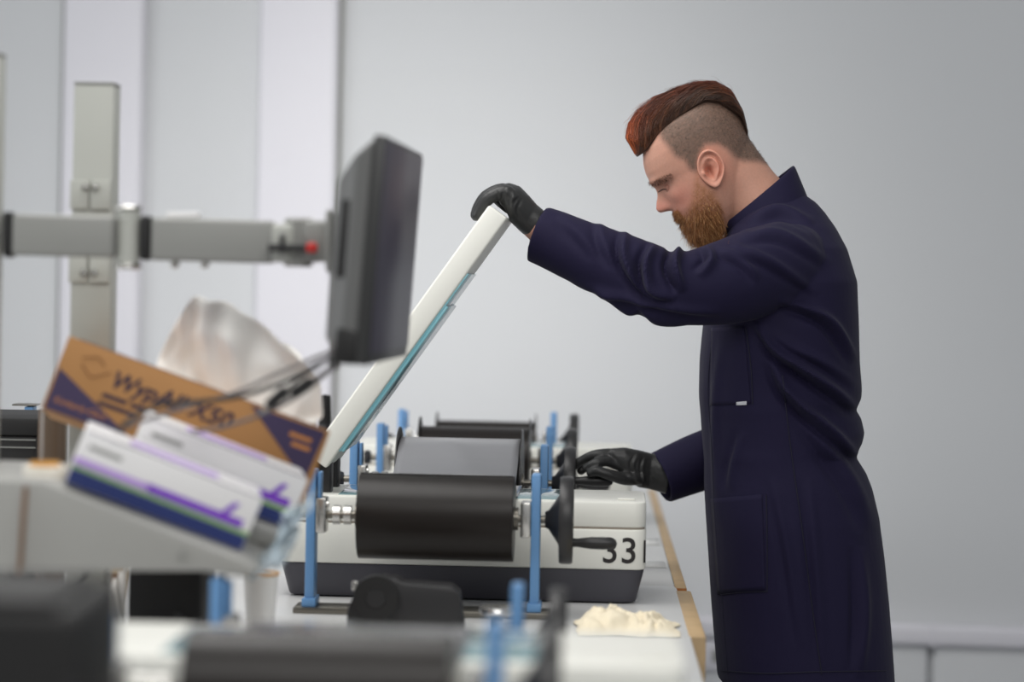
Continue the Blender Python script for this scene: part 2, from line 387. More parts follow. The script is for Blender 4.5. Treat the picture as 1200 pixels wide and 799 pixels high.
# ------------------------------------------------------------------ roller stands and film
AX = 0.160
XROT = Matrix.Rotation(math.radians(90), 4, 'Y')      # spin axis along local x
def stand(v, yaw, label, handle_deg, u=-0.435, AX=0.160):
    M = Matrix.Translation(bench(u, v)) @ Matrix.Rotation(BA + yaw, 4, 'Z')
    t = thing('roller_stand', label, 'roller stand', M, 'roller stands with handwheels')
    MB().box((0, 0, 0.005), (0.42, 0.07, 0.010), 0.002).build('base_plate', 'axle_steel', t)
    for s in (-1, 1):
        x = s * 0.185
        p = MB().box((x, 0, (AX + 0.08) / 2), (0.0155, 0.044, AX + 0.07), 0.003).build('post', 'blue', t)
        MB().box((x, 0, 0.017), (0.023, 0.056, 0.014), 0.002).build('post_foot', 'blue', p)
        MB().box((x - s * 0.0165, 0, AX), (0.017, 0.042, 0.058), 0.003).build('bearing_block', 'steel', t)
        MB().lathe([(0.0, 0), (0.005, 0.0), (0.005, 0.004), (0.0, 0.005)], M=Matrix.Translation((x - s * 0.025, -0.012, AX + 0.018)) @ XROT, seg=12).build('bolt', 'steel', t)
    MB().lathe([(0.0065, -0.205), (0.0065, 0.247)], M=Matrix.Translation((0, 0, AX)) @ XROT, seg=16).build('axle', 'axle_steel', t)
    for x in (-0.150, -0.132): MB().lathe([(0.0067, 0), (0.016, 0), (0.016, 0.012), (0.0067, 0.012)], M=Matrix.Translation((x, 0, AX)) @ XROT, seg=20, closed=True).build('collar', 'steel', t)
    MB().lathe([(0.0, 0), (0.013, 0.001), (0.016, 0.008), (0.013, 0.016), (0.0, 0.017)], M=Matrix.Translation((-0.222, 0, AX)) @ XROT, seg=20).build('end_knob', 'black_plastic', t)
    MB().box((-0.172, -0.002, AX + 0.046), (0.006, 0.03, 0.05), 0.002).build('stop_tab', 'blue', t)
    # handwheel: conical hub, thick rim disc, spokes modelled as a dished web
    W = Matrix.Translation((0.200, 0, AX)) @ XROT
    wh = MB().lathe([(0.0067, 0), (0.013, 0), (0.016, 0.006), (0.040, 0.022), (0.058, 0.026), (0.061, 0.024), (0.070, 0.024), (0.072, 0.028), (0.072, 0.042), (0.070, 0.046), (0.061, 0.046), (0.056, 0.037), (0.020, 0.036), (0.018, 0.046), (0.0067, 0.046)], M=W, seg=40, closed=True).build('handwheel', 'black_plastic', t)
    a = math.radians(handle_deg); hy, hz = 0.053 * math.cos(a), AX + 0.053 * math.sin(a)
    H = Matrix.Translation((0.243, hy, hz)) @ XROT
    MB().lathe([(0.0, 0), (0.0075, 0), (0.0072, 0.012), (0.0085, 0.02), (0.0102, 0.034), (0.0104, 0.055), (0.0095, 0.068), (0.0060, 0.074), (0.0, 0.076)], M=H, seg=20).build('handle', 'black_plastic', wh)
    return t, M
def film_roll(M, r, fr, label, wd=0.257):
    t = thing('film_roll', label, 'film roll', M @ Matrix.Translation((0.0215, 0, AX)), 'film rolls on the stands')
    h = wd / 2
    MB().lathe([(0.020, -h + 0.001), (r - 0.001, -h + 0.001), (r, -h + 0.002), (r, h - 0.002), (r - 0.001, h - 0.001), (0.020, h - 0.001)], M=XROT, seg=64, closed=True).build('film', 'film', t)
    MB().lathe([(0.0075, -h - 0.006), (0.019, -h - 0.006), (0.019, h + 0.006), (0.0075, h + 0.006)], M=XROT, seg=32, closed=True).build('core', 'axle_steel', t)
    if fr:
        for s in (-1, 1):
            MB().lathe([(0.0195, s * h), (fr, s * h), (fr, s * (h + 0.0025)), (0.0195, s * (h + 0.0025))], M=XROT, seg=48, closed=True).build('flange', 'flange', t)
    return t
def web(parent, path, label_name, wd, kink=0.0, m='film_sheet'):
    """strip of film along (y, z) points in the roll's frame"""
    pts = smooth_path([(y, z) for y, z in path], 40); nx = 16; vs_, fs_ = [], []
    for i, (y, z) in enumerate(pts):
        for j in range(nx + 1):
            x = (j / nx - 0.5) * wd; k = kink * math.sin(i / 39 * math.pi) * (math.exp(-((x - 0.25 * wd + 0.01 * i * wd) / (0.12 * wd)) ** 2) - 0.5 * (2 * x / wd) ** 2)
            vs_.append((x, y, z + k))
    for i in range(39):
        for j in range(nx): a = i * (nx + 1) + j; fs_.append((a, a + 1, a + nx + 2, a + nx + 1))
    o = MB().raw(vs_, fs_).build(label_name, m, parent, angle=180, fix=False)
    baked(o, [('SOLIDIFY', {'thickness': 0.0006})]); return o
BEDZ = 0.178 - AX
st, M = stand(3.985, YAW33, 'blue-posted roller stand in front of the scanner numbered 33', -50)
f1 = film_roll(M, 0.0705, None, 'dark film roll in front of the scanner numbered 33')
web(f1, [(-0.01, 0.0712), (0.05, 0.066), (0.12, 0.045), (0.18, BEDZ + 0.004), (0.28, BEDZ + 0.003), (0.40, BEDZ + 0.004)], 'film_strip', 0.25, 0.002)
st, M = stand(4.70, YAW33, 'roller stand behind the scanner numbered 33, its handle under the gloved hand', 168)
f2 = film_roll(M, 0.083, 0.104, 'film roll with flanges and grey glossy sheet behind the scanner numbered 33', 0.236)
web(f2, [(-0.29, BEDZ + 0.006), (-0.20, BEDZ + 0.004), (-0.12, 0.045), (-0.06, 0.074), (0.0, 0.0845)], 'film_strip', 0.232, 0.006, 'film_reflection_grey')
st, M = stand(5.29, 0, 'roller stand in front of the farthest scanner, behind the curled grey film', -100)
film_roll(M, 0.071, 0.092, 'dark film roll with thin flanges in front of the farthest scanner', 0.238)
st, M = stand(2.25, 0, 'heavily blurred roller stand at the bottom edge nearest the camera', -75)
f0 = film_roll(M, 0.060, None, 'heavily blurred dark film roll nearest the camera', 0.25)
web(f0, [(-0.005, 0.0607), (0.06, 0.054), (0.14, BEDZ - 0.003), (0.24, BEDZ - 0.007), (0.38, BEDZ - 0.007), (0.46, BEDZ - 0.014), (0.53, BEDZ - 0.026)], 'film_strip', 0.246, 0.001)
st, M = stand(2.98, 0, 'blurred roller stand behind the nearest scanner, below the grey tray', 200, AX=0.104)
st, M = stand(5.88, 0, 'roller stand farthest back, behind the farthest scanner', -95)
film_roll(M, 0.05, 0.07, 'film roll on the farthest roller stand', 0.238)

# ------------------------------------------------------------------ monitor on its arm
mn, mf = P(442, 299, 3.06), P(486, 294, 3.50)
xw = Vector((mf.x - mn.x, mf.y - mn.y, 0)).normalized()      # along the screen, away from the camera
tilt = 0.062
zz = Vector((0, 0, 1)); nrm = xw.cross(zz).normalized()      # to the right
zu = (zz * math.cos(tilt) + nrm * math.sin(tilt)).normalized(); nrm = xw.cross(zu).normalized()
mw, mh = (mf - mn).length, 0.293
mc = (mn + mf) / 2
MM = Matrix(((xw.x, -nrm.x, zu.x, mc.x), (xw.y, -nrm.y, zu.y, mc.y), (xw.z, -nrm.z, zu.z, mc.z), (0, 0, 0, 1)))   # local x along screen, -y screen normal
t = thing('monitor', 'dark computer monitor seen almost edge-on, held up by the grey arm', 'monitor', MM)
MB().box((0, 0.008, 0), (mw, 0.016, mh), 0.003).build('bezel', 'monitor_rim', t)
MB().box((0, -0.0005, 0.004), (mw - 0.012, 0.002, mh - 0.022), 0.0004).build('screen', 'screen', t)
m = MB(); x1, z1 = mw / 2 - 0.004, mh / 2 - 0.004
vs_ = [(-x1, 0.016, -z1), (x1, 0.016, -z1), (x1, 0.016, z1), (-x1, 0.016, z1),
       (-x1 + 0.004, 0.040, -z1 + 0.008), (x1 - 0.004, 0.040, -z1 + 0.008), (x1 - 0.004, 0.040, z1 - 0.024), (-x1 + 0.004, 0.040, z1 - 0.024),
       (-x1 + 0.03, 0.062, -z1 + 0.025), (x1 - 0.03, 0.062, -z1 + 0.025), (x1 - 0.03, 0.062, z1 - 0.055), (-x1 + 0.03, 0.062, z1 - 0.055)]
fs_ = [(0, 1, 2, 3), (8, 11, 10, 9)]
for k in (0, 4):
    for i in range(4): fs_.append((k + i, k + (i + 1) % 4, k + 4 + (i + 1) % 4, k + 4 + i))
m.raw(vs_, fs_); sh = m.build('back_shell', 'monitor_shell', t); baked(sh, [('BEVEL', {'width': 0.006, 'segments': 3})])
MB().box((-x1 + 0.012, 0.045, 0.012), (0.012, 0.014, 0.10), 0.002).build('port_recess', 'black_matt', t)
MB().box((-x1 + 0.006, 0.030, -z1 + 0.018), (0.01, 0.03, 0.045), 0.003).build('cable_socket', 'black_matt', t)
for k in range(7): MB().box((-0.06 + 0.02 * k, 0.0625, 0.02), (0.008, 0.002, 0.06)).build('vent_slot', 'black_matt', t)
MB().box((0, 0.066, 0), (0.10, 0.008, 0.10), 0.003).build('mount_plate', 'arm_grey', t)

AY = 3.27                                     # the arm's depth
t = thing('monitor_stand', 'grey jointed monitor arm with black inserts and a red-tipped lever', 'monitor arm', P(-14, 276, AY))
def apt(px, py, dy=0): return P(px, py, AY + dy) - P(-14, 276, AY)
def beam(name, x0, x1, py, hh, m, par=t, depth=0.045, dy=0.0, y2=None):
    a, c = apt(x0, py, dy), apt(x1, y2 or py, dy); L = (c - a).length; d = (c - a).normalized()
    Q = Matrix.Translation((a + c) / 2) @ d.to_track_quat('X', 'Z').to_matrix().to_4x4()
    return MB().box((0, 0, 0), (L, depth, hh), min(0.006, hh / 4), 3, M=Q).build(name, m, par)
a1 = beam('lower_link', 17, 136, 275, 0.056, 'arm_grey', y2=278)
beam('end_insert', 6, 17, 275, 0.062, 'black_matt', a1)
a2 = beam('upper_link', 179, 322, 280, 0.058, 'arm_grey', y2=284)
beam('end_insert', 166, 179, 279, 0.060, 'black_matt', a2)
def vcyl(name, px, py, r, hh, m, par=t, dy=0):
    p = apt(px, py, dy); return MB().lathe([(0, -hh / 2), (r - 0.003, -hh / 2), (r, -hh / 2 + 0.003), (r, hh / 2 - 0.003), (r - 0.003, hh / 2), (0, hh / 2)], M=Matrix.Translation(p), seg=28).build(name, m, par)
vcyl('elbow_joint', 151, 278, 0.016, 0.075, 'post_grey'); vcyl('joint_cap', 151, 244, 0.018, 0.008, 'steel')
vcyl('joint_cap', 151, 312, 0.018, 0.008, 'steel')
beam('wrist_block', 318, 346, 285, 0.052, 'post_grey'); vcyl('wrist_joint', 350, 284, 0.020, 0.066, 'arm_grey')
beam('tilt_head', 356, 386, 283, 0.056, 'arm_grey', y2=283); beam('head_plate', 384, 392, 283, 0.085, 'arm_grey', depth=0.09)
lv = beam('lever', 314, 362, 290, 0.010, 'black_plastic', depth=0.010, dy=-0.035); beam('lever_tip', 359, 372, 290, 0.013, 'red', lv, 0.013, dy=-0.035)
beam('lever_pivot', 328, 334, 285, 0.026, 'black_plastic', lv, 0.02, dy=-0.031)
beam('cable_clip', 196, 234, 252, 0.008, 'carton_white', a2, 0.02)
for x in (205, 240, 150): vcyl('screw', x, 309, 0.006, 0.012, 'steel')

def post(px0, px1, pytop, Y, label, clamp):
    a, b = P(px0, pytop, Y), P(px1, pytop, Y); c = (a + b) / 2; wd = (b - a).length; hh = c.z - BT
    t = thing('steel_post', label, 'post', (c.x, Y, BT), 'steel posts on the bench')
    MB().box((0, 0, hh / 2 + 0.006), (wd, wd, hh - 0.012), 0.003).build('upright', 'post_grey', t)
    MB().box((0, 0, 0.006), (wd * 2, wd * 2, 0.012), 0.002).build('foot_plate', 'post_grey', t)
    MB().box((0, 0, hh + 0.002), (wd * 1.01, wd * 1.01, 0.004), 0.001).build('end_cap', 'arm_grey', t)
    if clamp:
        for y0, y1 in ((212, 246), (297, 331)):
            z0, z1 = P(110, y1, Y).z - BT, P(110, y0, Y).z - BT
            for s, w_ in ((-1, 0.46), (1, 0.5)):
                cl = MB().box((s * wd * 0.265 - 0.002, -wd / 2 - 0.004, (z0 + z1) / 2), (wd * w_, 0.008, z1 - z0), 0.002).build('clamp_plate', 'post_grey', t)
                MB().lathe([(0, 0), (0.0058, 0), (0.0058, 0.003), (0.004, 0.0055), (0, 0.006)], M=Matrix.Translation((s * 0.0075 - 0.001, -wd / 2 - 0.008, z1 - 0.011 if y0 == 212 else z0 + 0.014)) @ Matrix.Rotation(math.radians(90), 4, 'X'), seg=16).build('bolt_head', 'steel', cl)
    return t
post(91, 138, 101, 3.55, 'grey square steel post with bolted clamps, behind the monitor arm', True)
post(-32, 4, 66, 3.27, 'grey steel post cut off by the left edge of the photo', False)

# ------------------------------------------------------------------ sloped tray with cartons
TY = 2.98
tp = lambda px, py, Y=TY: P(px, py, Y)
base = tp(-60, 668)
t = thing('sloped_tray', 'grey metal tray with a sloping top holding the cartons', 'tray', base)
def tray_part(poly, y0, y1, name, bev=0.003):
    b = bmesh.new(); n = len(poly)
    pts = [tp(x, y) - base for x, y in poly]
    lo = [b.verts.new((p.x, y0 - TY + p.y * 0, p.z)) for p in pts]; hi = [b.verts.new((p.x, y1 - TY, p.z)) for p in pts]
    b.faces.new(lo); b.faces.new(hi[::-1])
    for i in range(n): b.faces.new((lo[i], hi[i], hi[(i + 1) % n], lo[(i + 1) % n]))
    bmesh.ops.recalc_face_normals(b, faces=b.faces[:])
    bmesh.ops.bevel(b, geom=b.edges[:], offset=bev, segments=2, profile=0.5, affect='EDGES')
    return MB().bm(b).build(name, 'tray_grey', t)
tray_part([(-60, 560), (52, 564), (72, 572), (284, 655), (302, 668), (290, 676), (240, 668), (-60, 668)], TY - 0.012, TY + 0.30, 'tray_body')
tray_part([(160, 582), (328, 646), (324, 656), (284, 655), (150, 606)], TY + 0.165, TY + 0.30, 'tray_step')
MB().tube([tp(30, 570, TY - 0.016) - base, tp(27, 610, TY - 0.02) - base, tp(24, 655, TY - 0.018) - base, tp(22, 672, TY - 0.018) - base], 0.003, 8).build('strap', 'rope', t)
MB().lathe([(0, 0), (0.006, 0), (0.006, 0.004), (0, 0.005)], M=Matrix.Translation(tp(214, 650, TY - 0.012) - base) @ Matrix.Rotation(math.radians(90), 4, 'X'), seg=16).build('screw', 'arm_grey', t)
bm_ = P(-20, 640, 3.1) - base
MB().box((bm_.x, 0.15, (BT - base.z) / 2 + 0.0), (0.05, 0.05, base.z - BT), 0.004).build('support_leg', 'post_grey', t)

# wiper carton
A, B, C = P(48, 478, 3.30), P(356, 590, 3.33), P(83, 388, 3.318)
Mx = frame(A, B, C); L = (B - A).length; Hh = 0.106; Dp = 0.20
t = thing('wiper_carton', 'tilted brown cardboard wiper box with dark purple corners, white wipes in its top', 'box', Mx)
MB().box((L / 2, Dp / 2, Hh / 2), (L, Dp, Hh), 0.0015).build('carton', 'cardboard', t)
e = -0.0006
def flat(poly, name, m, par, y=e, th=0.0005):
    return MB().prism([(a, b) for a, b in poly], y - th, y, None).build(name, m, par, smooth=False)
flat([(0.004, 0.002), (0.13, 0.002), (0.004, 0.060)], 'purple_corner', 'box_purple', t)
flat([(L - 0.006, Hh - 0.004), (L - 0.115, Hh - 0.004), (L - 0.010, 0.028)], 'purple_corner', 'box_purple', t)
lettering('brand_name', 'WypAll X50', 0.033, Matrix.Translation((0.074, e, 0.060)) @ FRONT, 'box_print', t, bold=0.0009, shear=0.25, spacing=1.04)
lettering('maker_name', 'Kimberly-Clark', 0.012, Matrix.Translation((0.012, e - 0.0006, 0.014)) @ FRONT, 'box_orange', t, shear=0.2)
for k, (x0, x1, z) in enumerate(((0.070, 0.105, 0.046), (0.111, 0.135, 0.046), (0.141, 0.165, 0.046), (0.068, 0.125, 0.034))):
    flat([(x0, z - 0.003), (x1, z - 0.003), (x1 + 0.002, z + 0.003), (x0 + 0.002, z + 0.003)], 'small_print', 'box_print', t)
for k, (x0, x1, z) in enumerate(((L - 0.052, L - 0.020, Hh - 0.022), (L - 0.045, L - 0.018, Hh - 0.034))):
    flat([(x0, z - 0.003), (x1, z - 0.003), (x1, z + 0.003), (x0, z + 0.003)], 'small_print', 'box_orange', t, e - 0.0006)
for (pts) in ([(0.030, 0.075), (0.048, 0.062), (0.072, 0.078)], [(0.028, 0.084), (0.048, 0.092), (0.060, 0.084)]):
    MB().tube([(x, e, z) for x, z in pts], 0.0012, 6).build('emblem', 'box_print_faint', t)
MB().box((L / 2 + 0.006, 0.012, Hh + 0.0006), (L - 0.02, 0.022, 0.0008)).build('top_border', 'box_purple', t)
MB().box((L / 2, Dp * 0.52, Hh + 0.0006), (L * 0.62, 0.05, 0.0010)).build('slot', 'box_print', t)

# wipes pulled out of the slot: folded sheets
w_t = thing('wipe_sheet', 'white crumpled wipes sticking up from the cardboard wiper box', 'wipes', Mx)
def ply(out, base0, base1, ybase, seed, name, amp):
    nx, nz = 72, 26; vs_, fs_ = [], []
    ox, oz = [q[0] for q in out], [q[1] for q in out]; ts = np.linspace(0, 1, len(out))
    for i in range(nx + 1):
        s = i / nx; xa, za = np.interp(s, ts, ox), np.interp(s, ts, oz); xb = base0 + (base1 - base0) * s
        for j in range(nz + 1):
            q = j / nz; x = (xb + (xa - xb) * q ** 0.8) * L
            f1 = noise.noise(Vector((s * 4.5 + 0.5 * q, q * 0.9, seed))); f2 = noise.noise(Vector((s * 11 - 0.8 * q, q * 1.6, seed + 5))); f3 = noise.noise(Vector((s * 3, q * 3, seed + 9)))
            y = ybase + amp * (0.075 * f1 + 0.022 * f2) * min(1, 0.3 + 1.2 * q) + 0.02 * q * q * f3
            vs_.append((x + 0.012 * f3 * q, y, Hh + 0.003 + za * q + 0.010 * f2 * q))
    for i in range(nx):
        for j in range(nz): a = i * (nz + 1) + j; fs_.append((a, a + nz + 1, a + nz + 2, a + 1))
    o = MB().raw(vs_, fs_).build(name, 'wipe', w_t, angle=180, fix=False); baked(o, [('SOLIDIFY', {'thickness': 0.0014}), ('SUBSURF', {'levels': 1})])
ply([(0.33, 0.0), (0.327, 0.018), (0.343, 0.069), (0.366, 0.113), (0.44, 0.120), (0.519, 0.122), (0.61, 0.113), (0.77, 0.098), (0.90, 0.070), (0.955, 0.026), (0.93, 0.0)], 0.345, 0.92, Dp * 0.40, 1.3, 'front_ply', 0.55)
ply([(0.37, 0.01), (0.37, 0.07), (0.42, 0.105), (0.53, 0.116), (0.66, 0.108), (0.80, 0.094), (0.92, 0.068), (0.975, 0.03), (0.95, 0.003)], 0.39, 0.93, Dp * 0.64, 4.1, 'rear_ply', 0.6)

# glove cartons
def carton(A, B, C, label, Dp=0.115):
    M = frame(A, B, C); L = (Vector(B) - Vector(A)).length; H = 0.070
    t = thing('glove_carton', label, 'box', M, 'white and purple cartons on the tray')
    MB().box((L / 2, Dp / 2, H / 2), (L, Dp, H), 0.0015).build('carton', 'carton_white', t)
    flat([(0.001, 0.001), (L - 0.001, 0.001), (L - 0.001, 0.019), (0.001, 0.021)], 'navy_band', 'carton_navy', t)
    flat([(0.001, 0.022), (L - 0.001, 0.020), (L - 0.001, 0.0245), (0.001, 0.0255)], 'green_line', 'carton_green', t)
    flat([(0.001, 0.0265), (L * 0.42, 0.0265), (L * 0.42, 0.036), (0.001, 0.036)], 'lilac_band', 'carton_lilac', t)
    flat([(L * 0.42, 0.0262), (L - 0.012, 0.0262), (L - 0.012, 0.037), (L * 0.40, 0.037)], 'purple_band', 'carton_purple', t)
    flat([(L * 0.82, 0.037), (L * 0.82 + 0.009, 0.037), (L * 0.84 + 0.014, 0.054), (L * 0.84 + 0.006, 0.054)], 'purple_mark', 'carton_purple', t)
    flat([(0.012, 0.050), (0.055, 0.050), (0.055, 0.055), (0.012, 0.055)], 'small_print', 'arm_grey', t)
    MB().box((L * 0.5, Dp * 0.5, H + 0.0006), (L * 0.5, 0.04, 0.001)).build('opening', 'carton_lilac', t)
    MB().box((L / 2, 0.004, H + 0.0006), (L - 0.004, 0.006, 0.0008)).build('top_edge_band', 'box_purple', t)
    return t
carton(P(75, 565, 2.995), P(283, 646, 3.03), P(93, 507, 2.995), 'white and purple glove box in front, lowest on the grey tray')
carton(P(150, 548, 3.15), P(338, 620, 3.19), P(169, 487, 3.15), 'white and purple glove box behind the lowest one, against the brown carton')

# clear plastic wrapping hanging off the right end of the cartons
vs_, fs_ = [], []; nx, nz = 14, 26
for i in range(nz + 1):
    q = i / nz; c = P(356 - 46 * q, 585 + 88 * q, 3.14 - 0.1 * q)
    for j in range(nx + 1):
        s = j / nx - 0.5
        n1 = noise.noise(Vector((s * 5, q * 6, 1.2))); n2 = noise.noise(Vector((s * 5, q * 6, 7.7)))
        vs_.append((c.x + s * 0.045 + 0.016 * n1, c.y + 0.04 * n2 + 0.03 * math.sin(s * 9), c.z + s * 0.03 + 0.012 * n2))
for i in range(nz):
    for j in range(nx): a = i * (nx + 1) + j; fs_.append((a, a + 1, a + nx + 2, a + nx + 1))
o = MB().raw(vs_, fs_).build('plastic_wrap', 'clear_plastic', None, angle=25, fix=False); baked(o, [('SOLIDIFY', {'thickness': 0.0008})])
tag(o, 'crumpled clear plastic wrap at the right end of the glove boxes', 'plastic wrap')

# tape roll at the left on the tray
p = P(52, 566, 3.06)
t = thing('tape_roll', 'white tape roll with orange core lying left of the glove boxes', 'tape', p)
MB().lathe([(0.019, 0), (0.027, 0), (0.027, 0.022), (0.019, 0.022)], seg=36, closed=True).build('tape_band', 'tape', t)
MB().lathe([(0.015, 0.0), (0.0188, 0.0), (0.0188, 0.027), (0.015, 0.027)], seg=36, closed=True).build('core', 'tape_orange', t)

# cables from the monitor
def cable(pts, r, label, m='cable', plug=False):
    W = smooth_path([P(*p) for p in pts], 60)
    c0 = Vector(W[0]); t = thing('cable', label, 'cable', c0, 'cables under the monitor')
    MB().tube([Vector(q) - c0 for q in W], r, 8).build('cord', m, t)
    if plug:
        a, b = Vector(W[-1]) - c0, Vector(W[-4]) - c0; d = (a - b).normalized()
        MB().tube([a - d * 0.004, a, a + d * 0.026, a + d * 0.03], [0.004, 0.0075, 0.0075, 0.006], 12).build('plug_body', 'black_matt', t)
        MB().tube([a + d * 0.03, a + d * 0.042], [(0.002, 0.0055), (0.002, 0.0055)], 8).build('plug_tip', 'steel', t)
cable([(396, 425, 3.12), (378, 424, 3.13), (340, 444, 3.12), (290, 462, 3.10), (240, 470, 3.08), (190, 474, 3.06), (155, 490, 3.0), (138, 506, 2.985)], 0.0032, 'thick black cable sagging from the monitor across the brown carton')
cable([(395, 410, 3.16), (372, 418, 3.15), (330, 436, 3.13), (270, 462, 3.12), (215, 478, 3.11), (170, 492, 3.06), (142, 502, 3.0)], 0.0026, 'grey cable running above the others from monitor to the glove boxes', 'cable_grey')
cable([(397, 428, 3.14), (380, 440, 3.14), (352, 462, 3.14), (310, 484, 3.14), (262, 500, 3.135), (225, 506, 3.13)], 0.0024, 'thin grey cable sagging lowest across the brown carton', 'cable_grey')
cable([(397, 424, 3.10), (386, 432, 3.10), (374, 440, 3.10), (364, 447, 3.10)], 0.002, 'short cable with a black plug, nearer the monitor', plug=True)
cable([(392, 414, 3.085), (372, 430, 3.085), (350, 444, 3.085), (334, 458, 3.085)], 0.002, 'short cable with a black plug, left of the other hanging plug', plug=True)
cable([(393, 330, 3.30), (389, 360, 3.24), (391, 395, 3.20), (394, 420, 3.17)], 0.0045, 'black cable down the back of the monitor')

# ------------------------------------------------------------------ things further left on the bench
def crate(x0, x1, ytop, Y, d, label, name='equipment_case', m='black_matt', cat='case', ribs=()):
    a, b = P(x0, ytop, Y), P(x1, ytop, Y); c = (a + b) / 2; hh = c.z - BT; wd = b.x - a.x
    t = thing(name, label, cat, (c.x, Y + d / 2, BT))
    MB().box((0, 0, hh * 0.45), (wd, d, hh * 0.9), 0.006).build('body', m, t)
    MB().box((0, 0, hh * 0.95), (wd + 0.004, d + 0.004, hh * 0.10 - 0.001), 0.004).build('lid', m, t)
    for yy in ribs:
        z = P(x0, yy, Y).z - BT; MB().box((0, -d / 2 - 0.0008, z), (wd * 0.96, 0.002, 0.002)).build('edge_strip', 'arm_grey', t)
    MB().box((0.0, -d / 2 - 0.004, hh * 0.5), (wd * 0.3, 0.008, 0.02), 0.003).build('handle', m, t)
    return t
crate(-40, 44, 489, 4.05, 0.25, 'black storage case standing at the far left behind the tray', ribs=(514, 523))
p = P(62, 480, 3.95); hh = p.z - BT
t = thing('upright_film_roll', 'shiny brown film roll standing upright beside the black storage case', 'film roll', (p.x, 3.95, BT))
MB().lathe([(0.012, 0), (0.0235, 0), (0.024, 0.002), (0.024, hh - 0.002), (0.0235, hh), (0.012, hh)], seg=40, closed=True).build('film', 'brown_roll', t)
MB().lathe([(0.008, 0), (0.0115, 0), (0.0115, hh + 0.006), (0.008, hh + 0.006)], seg=24, closed=True).build('core', 'axle_steel', t)
p = P(36, 474, 4.55); hh = p.z - BT
t = thing('blue_bracket', 'blue upright bracket with a thin top plate behind the black storage case', 'bracket', (p.x, 4.55, BT))
MB().box((0, 0, hh / 2), (0.016, 0.04, hh - 0.006), 0.002).build('upright', 'blue', t)
MB().box((-0.008, 0, hh), (0.045, 0.05, 0.003), 0.001).build('top_plate', 'axle_steel', t)
MB().box((0, 0, 0.004), (0.08, 0.08, 0.008), 0.002).build('foot', 'blue', t)
p = P(381, 462, 5.05); hh = p.z - BT
t = thing('spray_bottle', 'black bottle neck showing between the brown carton and the raised lid', 'bottle', (p.x, 5.05, BT))
MB().lathe([(0, 0), (0.032, 0), (0.034, 0.004), (0.034, hh * 0.45), (0.026, hh * 0.6), (0.016, hh * 0.72), (0.012, hh * 0.80), (0, hh * 0.80)], seg=32).build('body', 'black_plastic', t)
MB().lathe([(0.0125, hh * 0.80), (0.0135, hh * 0.81), (0.011, hh - 0.002), (0.0, hh)], seg=24).build('cap', 'black_matt', t)

# things on the bench under the tray
a = P(150, 668, 3.42); b = P(236, 668, 3.42); zt = a.z - BT
t = thing('power_adapter', 'black boxy power supply under the right end of the grey tray', 'power supply', ((a.x + b.x) / 2, 3.5, BT))
MB().box((0, 0, zt / 2 + 0.001), (b.x - a.x, 0.16, zt - 0.004), 0.004).build('housing', 'black_matt', t)
for s in (-1, 1): MB().box((s * 0.035, 0, 0.002), (0.012, 0.1, 0.004)).build('rubber_foot', 'black_matt', t)
MB().lathe([(0, 0), (0.008, 0), (0.008, 0.004), (0, 0.004)], M=Matrix.Translation((0.02, -0.08, zt * 0.5)) @ Matrix.Rotation(math.radians(90), 4, 'X'), seg=16).build('socket', 'black_plastic', t)
a = P(-10, 668, 3.86); b = P(72, 674, 3.78)
t = thing('power_strip', 'white power strip under the grey tray at the left edge', 'power strip', (a.x, a.y, BT))
Q = (b - a); Q.z = 0; Rm = Matrix.Rotation(math.atan2(Q.y, Q.x), 4, 'Z')
MB().box((Q.length / 2 - 0.05, 0, 0.02), (Q.length + 0.1, 0.05, 0.038), 0.006, M=Rm).build('housing', 'white_trim', t)
for k in range(3): MB().lathe([(0, 0.0385), (0.016, 0.0385), (0.016, 0.041), (0, 0.041)], M=Rm @ Matrix.Translation((0.0 + 0.045 * k, 0, 0)), seg=20).build('outlet', 'arm_grey', t)
p = P(118, 684, 3.75)
t = thing('wood_offcut', 'brown wooden offcut leaning under the tray left of the power supply', 'wood', (p.x, 3.78, BT))
MB().box((0.0, 0, 0.055), (0.06, 0.035, 0.11), 0.003, M=Matrix.Rotation(math.radians(4), 4, 'Y')).build('block', 'wood', t)
MB().box((0.0, -0.018, 0.07), (0.05, 0.002, 0.03), M=Matrix.Rotation(math.radians(4), 4, 'Y')).build('label_strip', 'rope', t)
vs_ = []; n = 10
for i in range(n + 1):
    q = i / n; a = P(112 + 36 * q, 706 - 38 * q, 3.60 + 0.02 * q); a.z = max(a.z, BT + 0.002)
    c = P(148, 706, 3.60 + 0.03 * q); c.z = BT + 0.002
    vs_ += [a + Vector((0, 0.004 * math.sin(i * 2.2), 0.004 * math.cos(i * 3.1) + 0.004)), c]
o = MB().raw(vs_, [(2 * i, 2 * i + 1, 2 * i + 3, 2 * i + 2) for i in range(n)]).build('torn_paper', 'paper', None, fix=False); baked(o, [('SOLIDIFY', {'thickness': 0.0012})])
tag(o, 'torn white paper scrap propped against the black power supply', 'paper')
for k, (x0, x1) in enumerate(((30, 36), (46, 52), (62, 60), (92, 74))):
    W = smooth_path([P(x0, 655, 3.24), P(x0 + 3 * k, 672, 3.3), P(x1, 694, 3.34), P(x1 + 6, 712, 3.30)], 24)
    for q in W: q[2] = max(q[2], BT + 0.004)
    o = MB().tube(W, 0.0032, 8).build('hanging_wire', ('cable', 'cable_grey', 'rope', 'cable')[k])
    tag(o, ('black wire hanging from the tray, nearest the left edge', 'grey wire hanging from the tray, second from the left edge', 'brown wire hanging from the tray, third from the left edge', 'black wire hanging from the tray, closest to the wooden offcut')[k], 'wire', 'wires hanging under the tray')

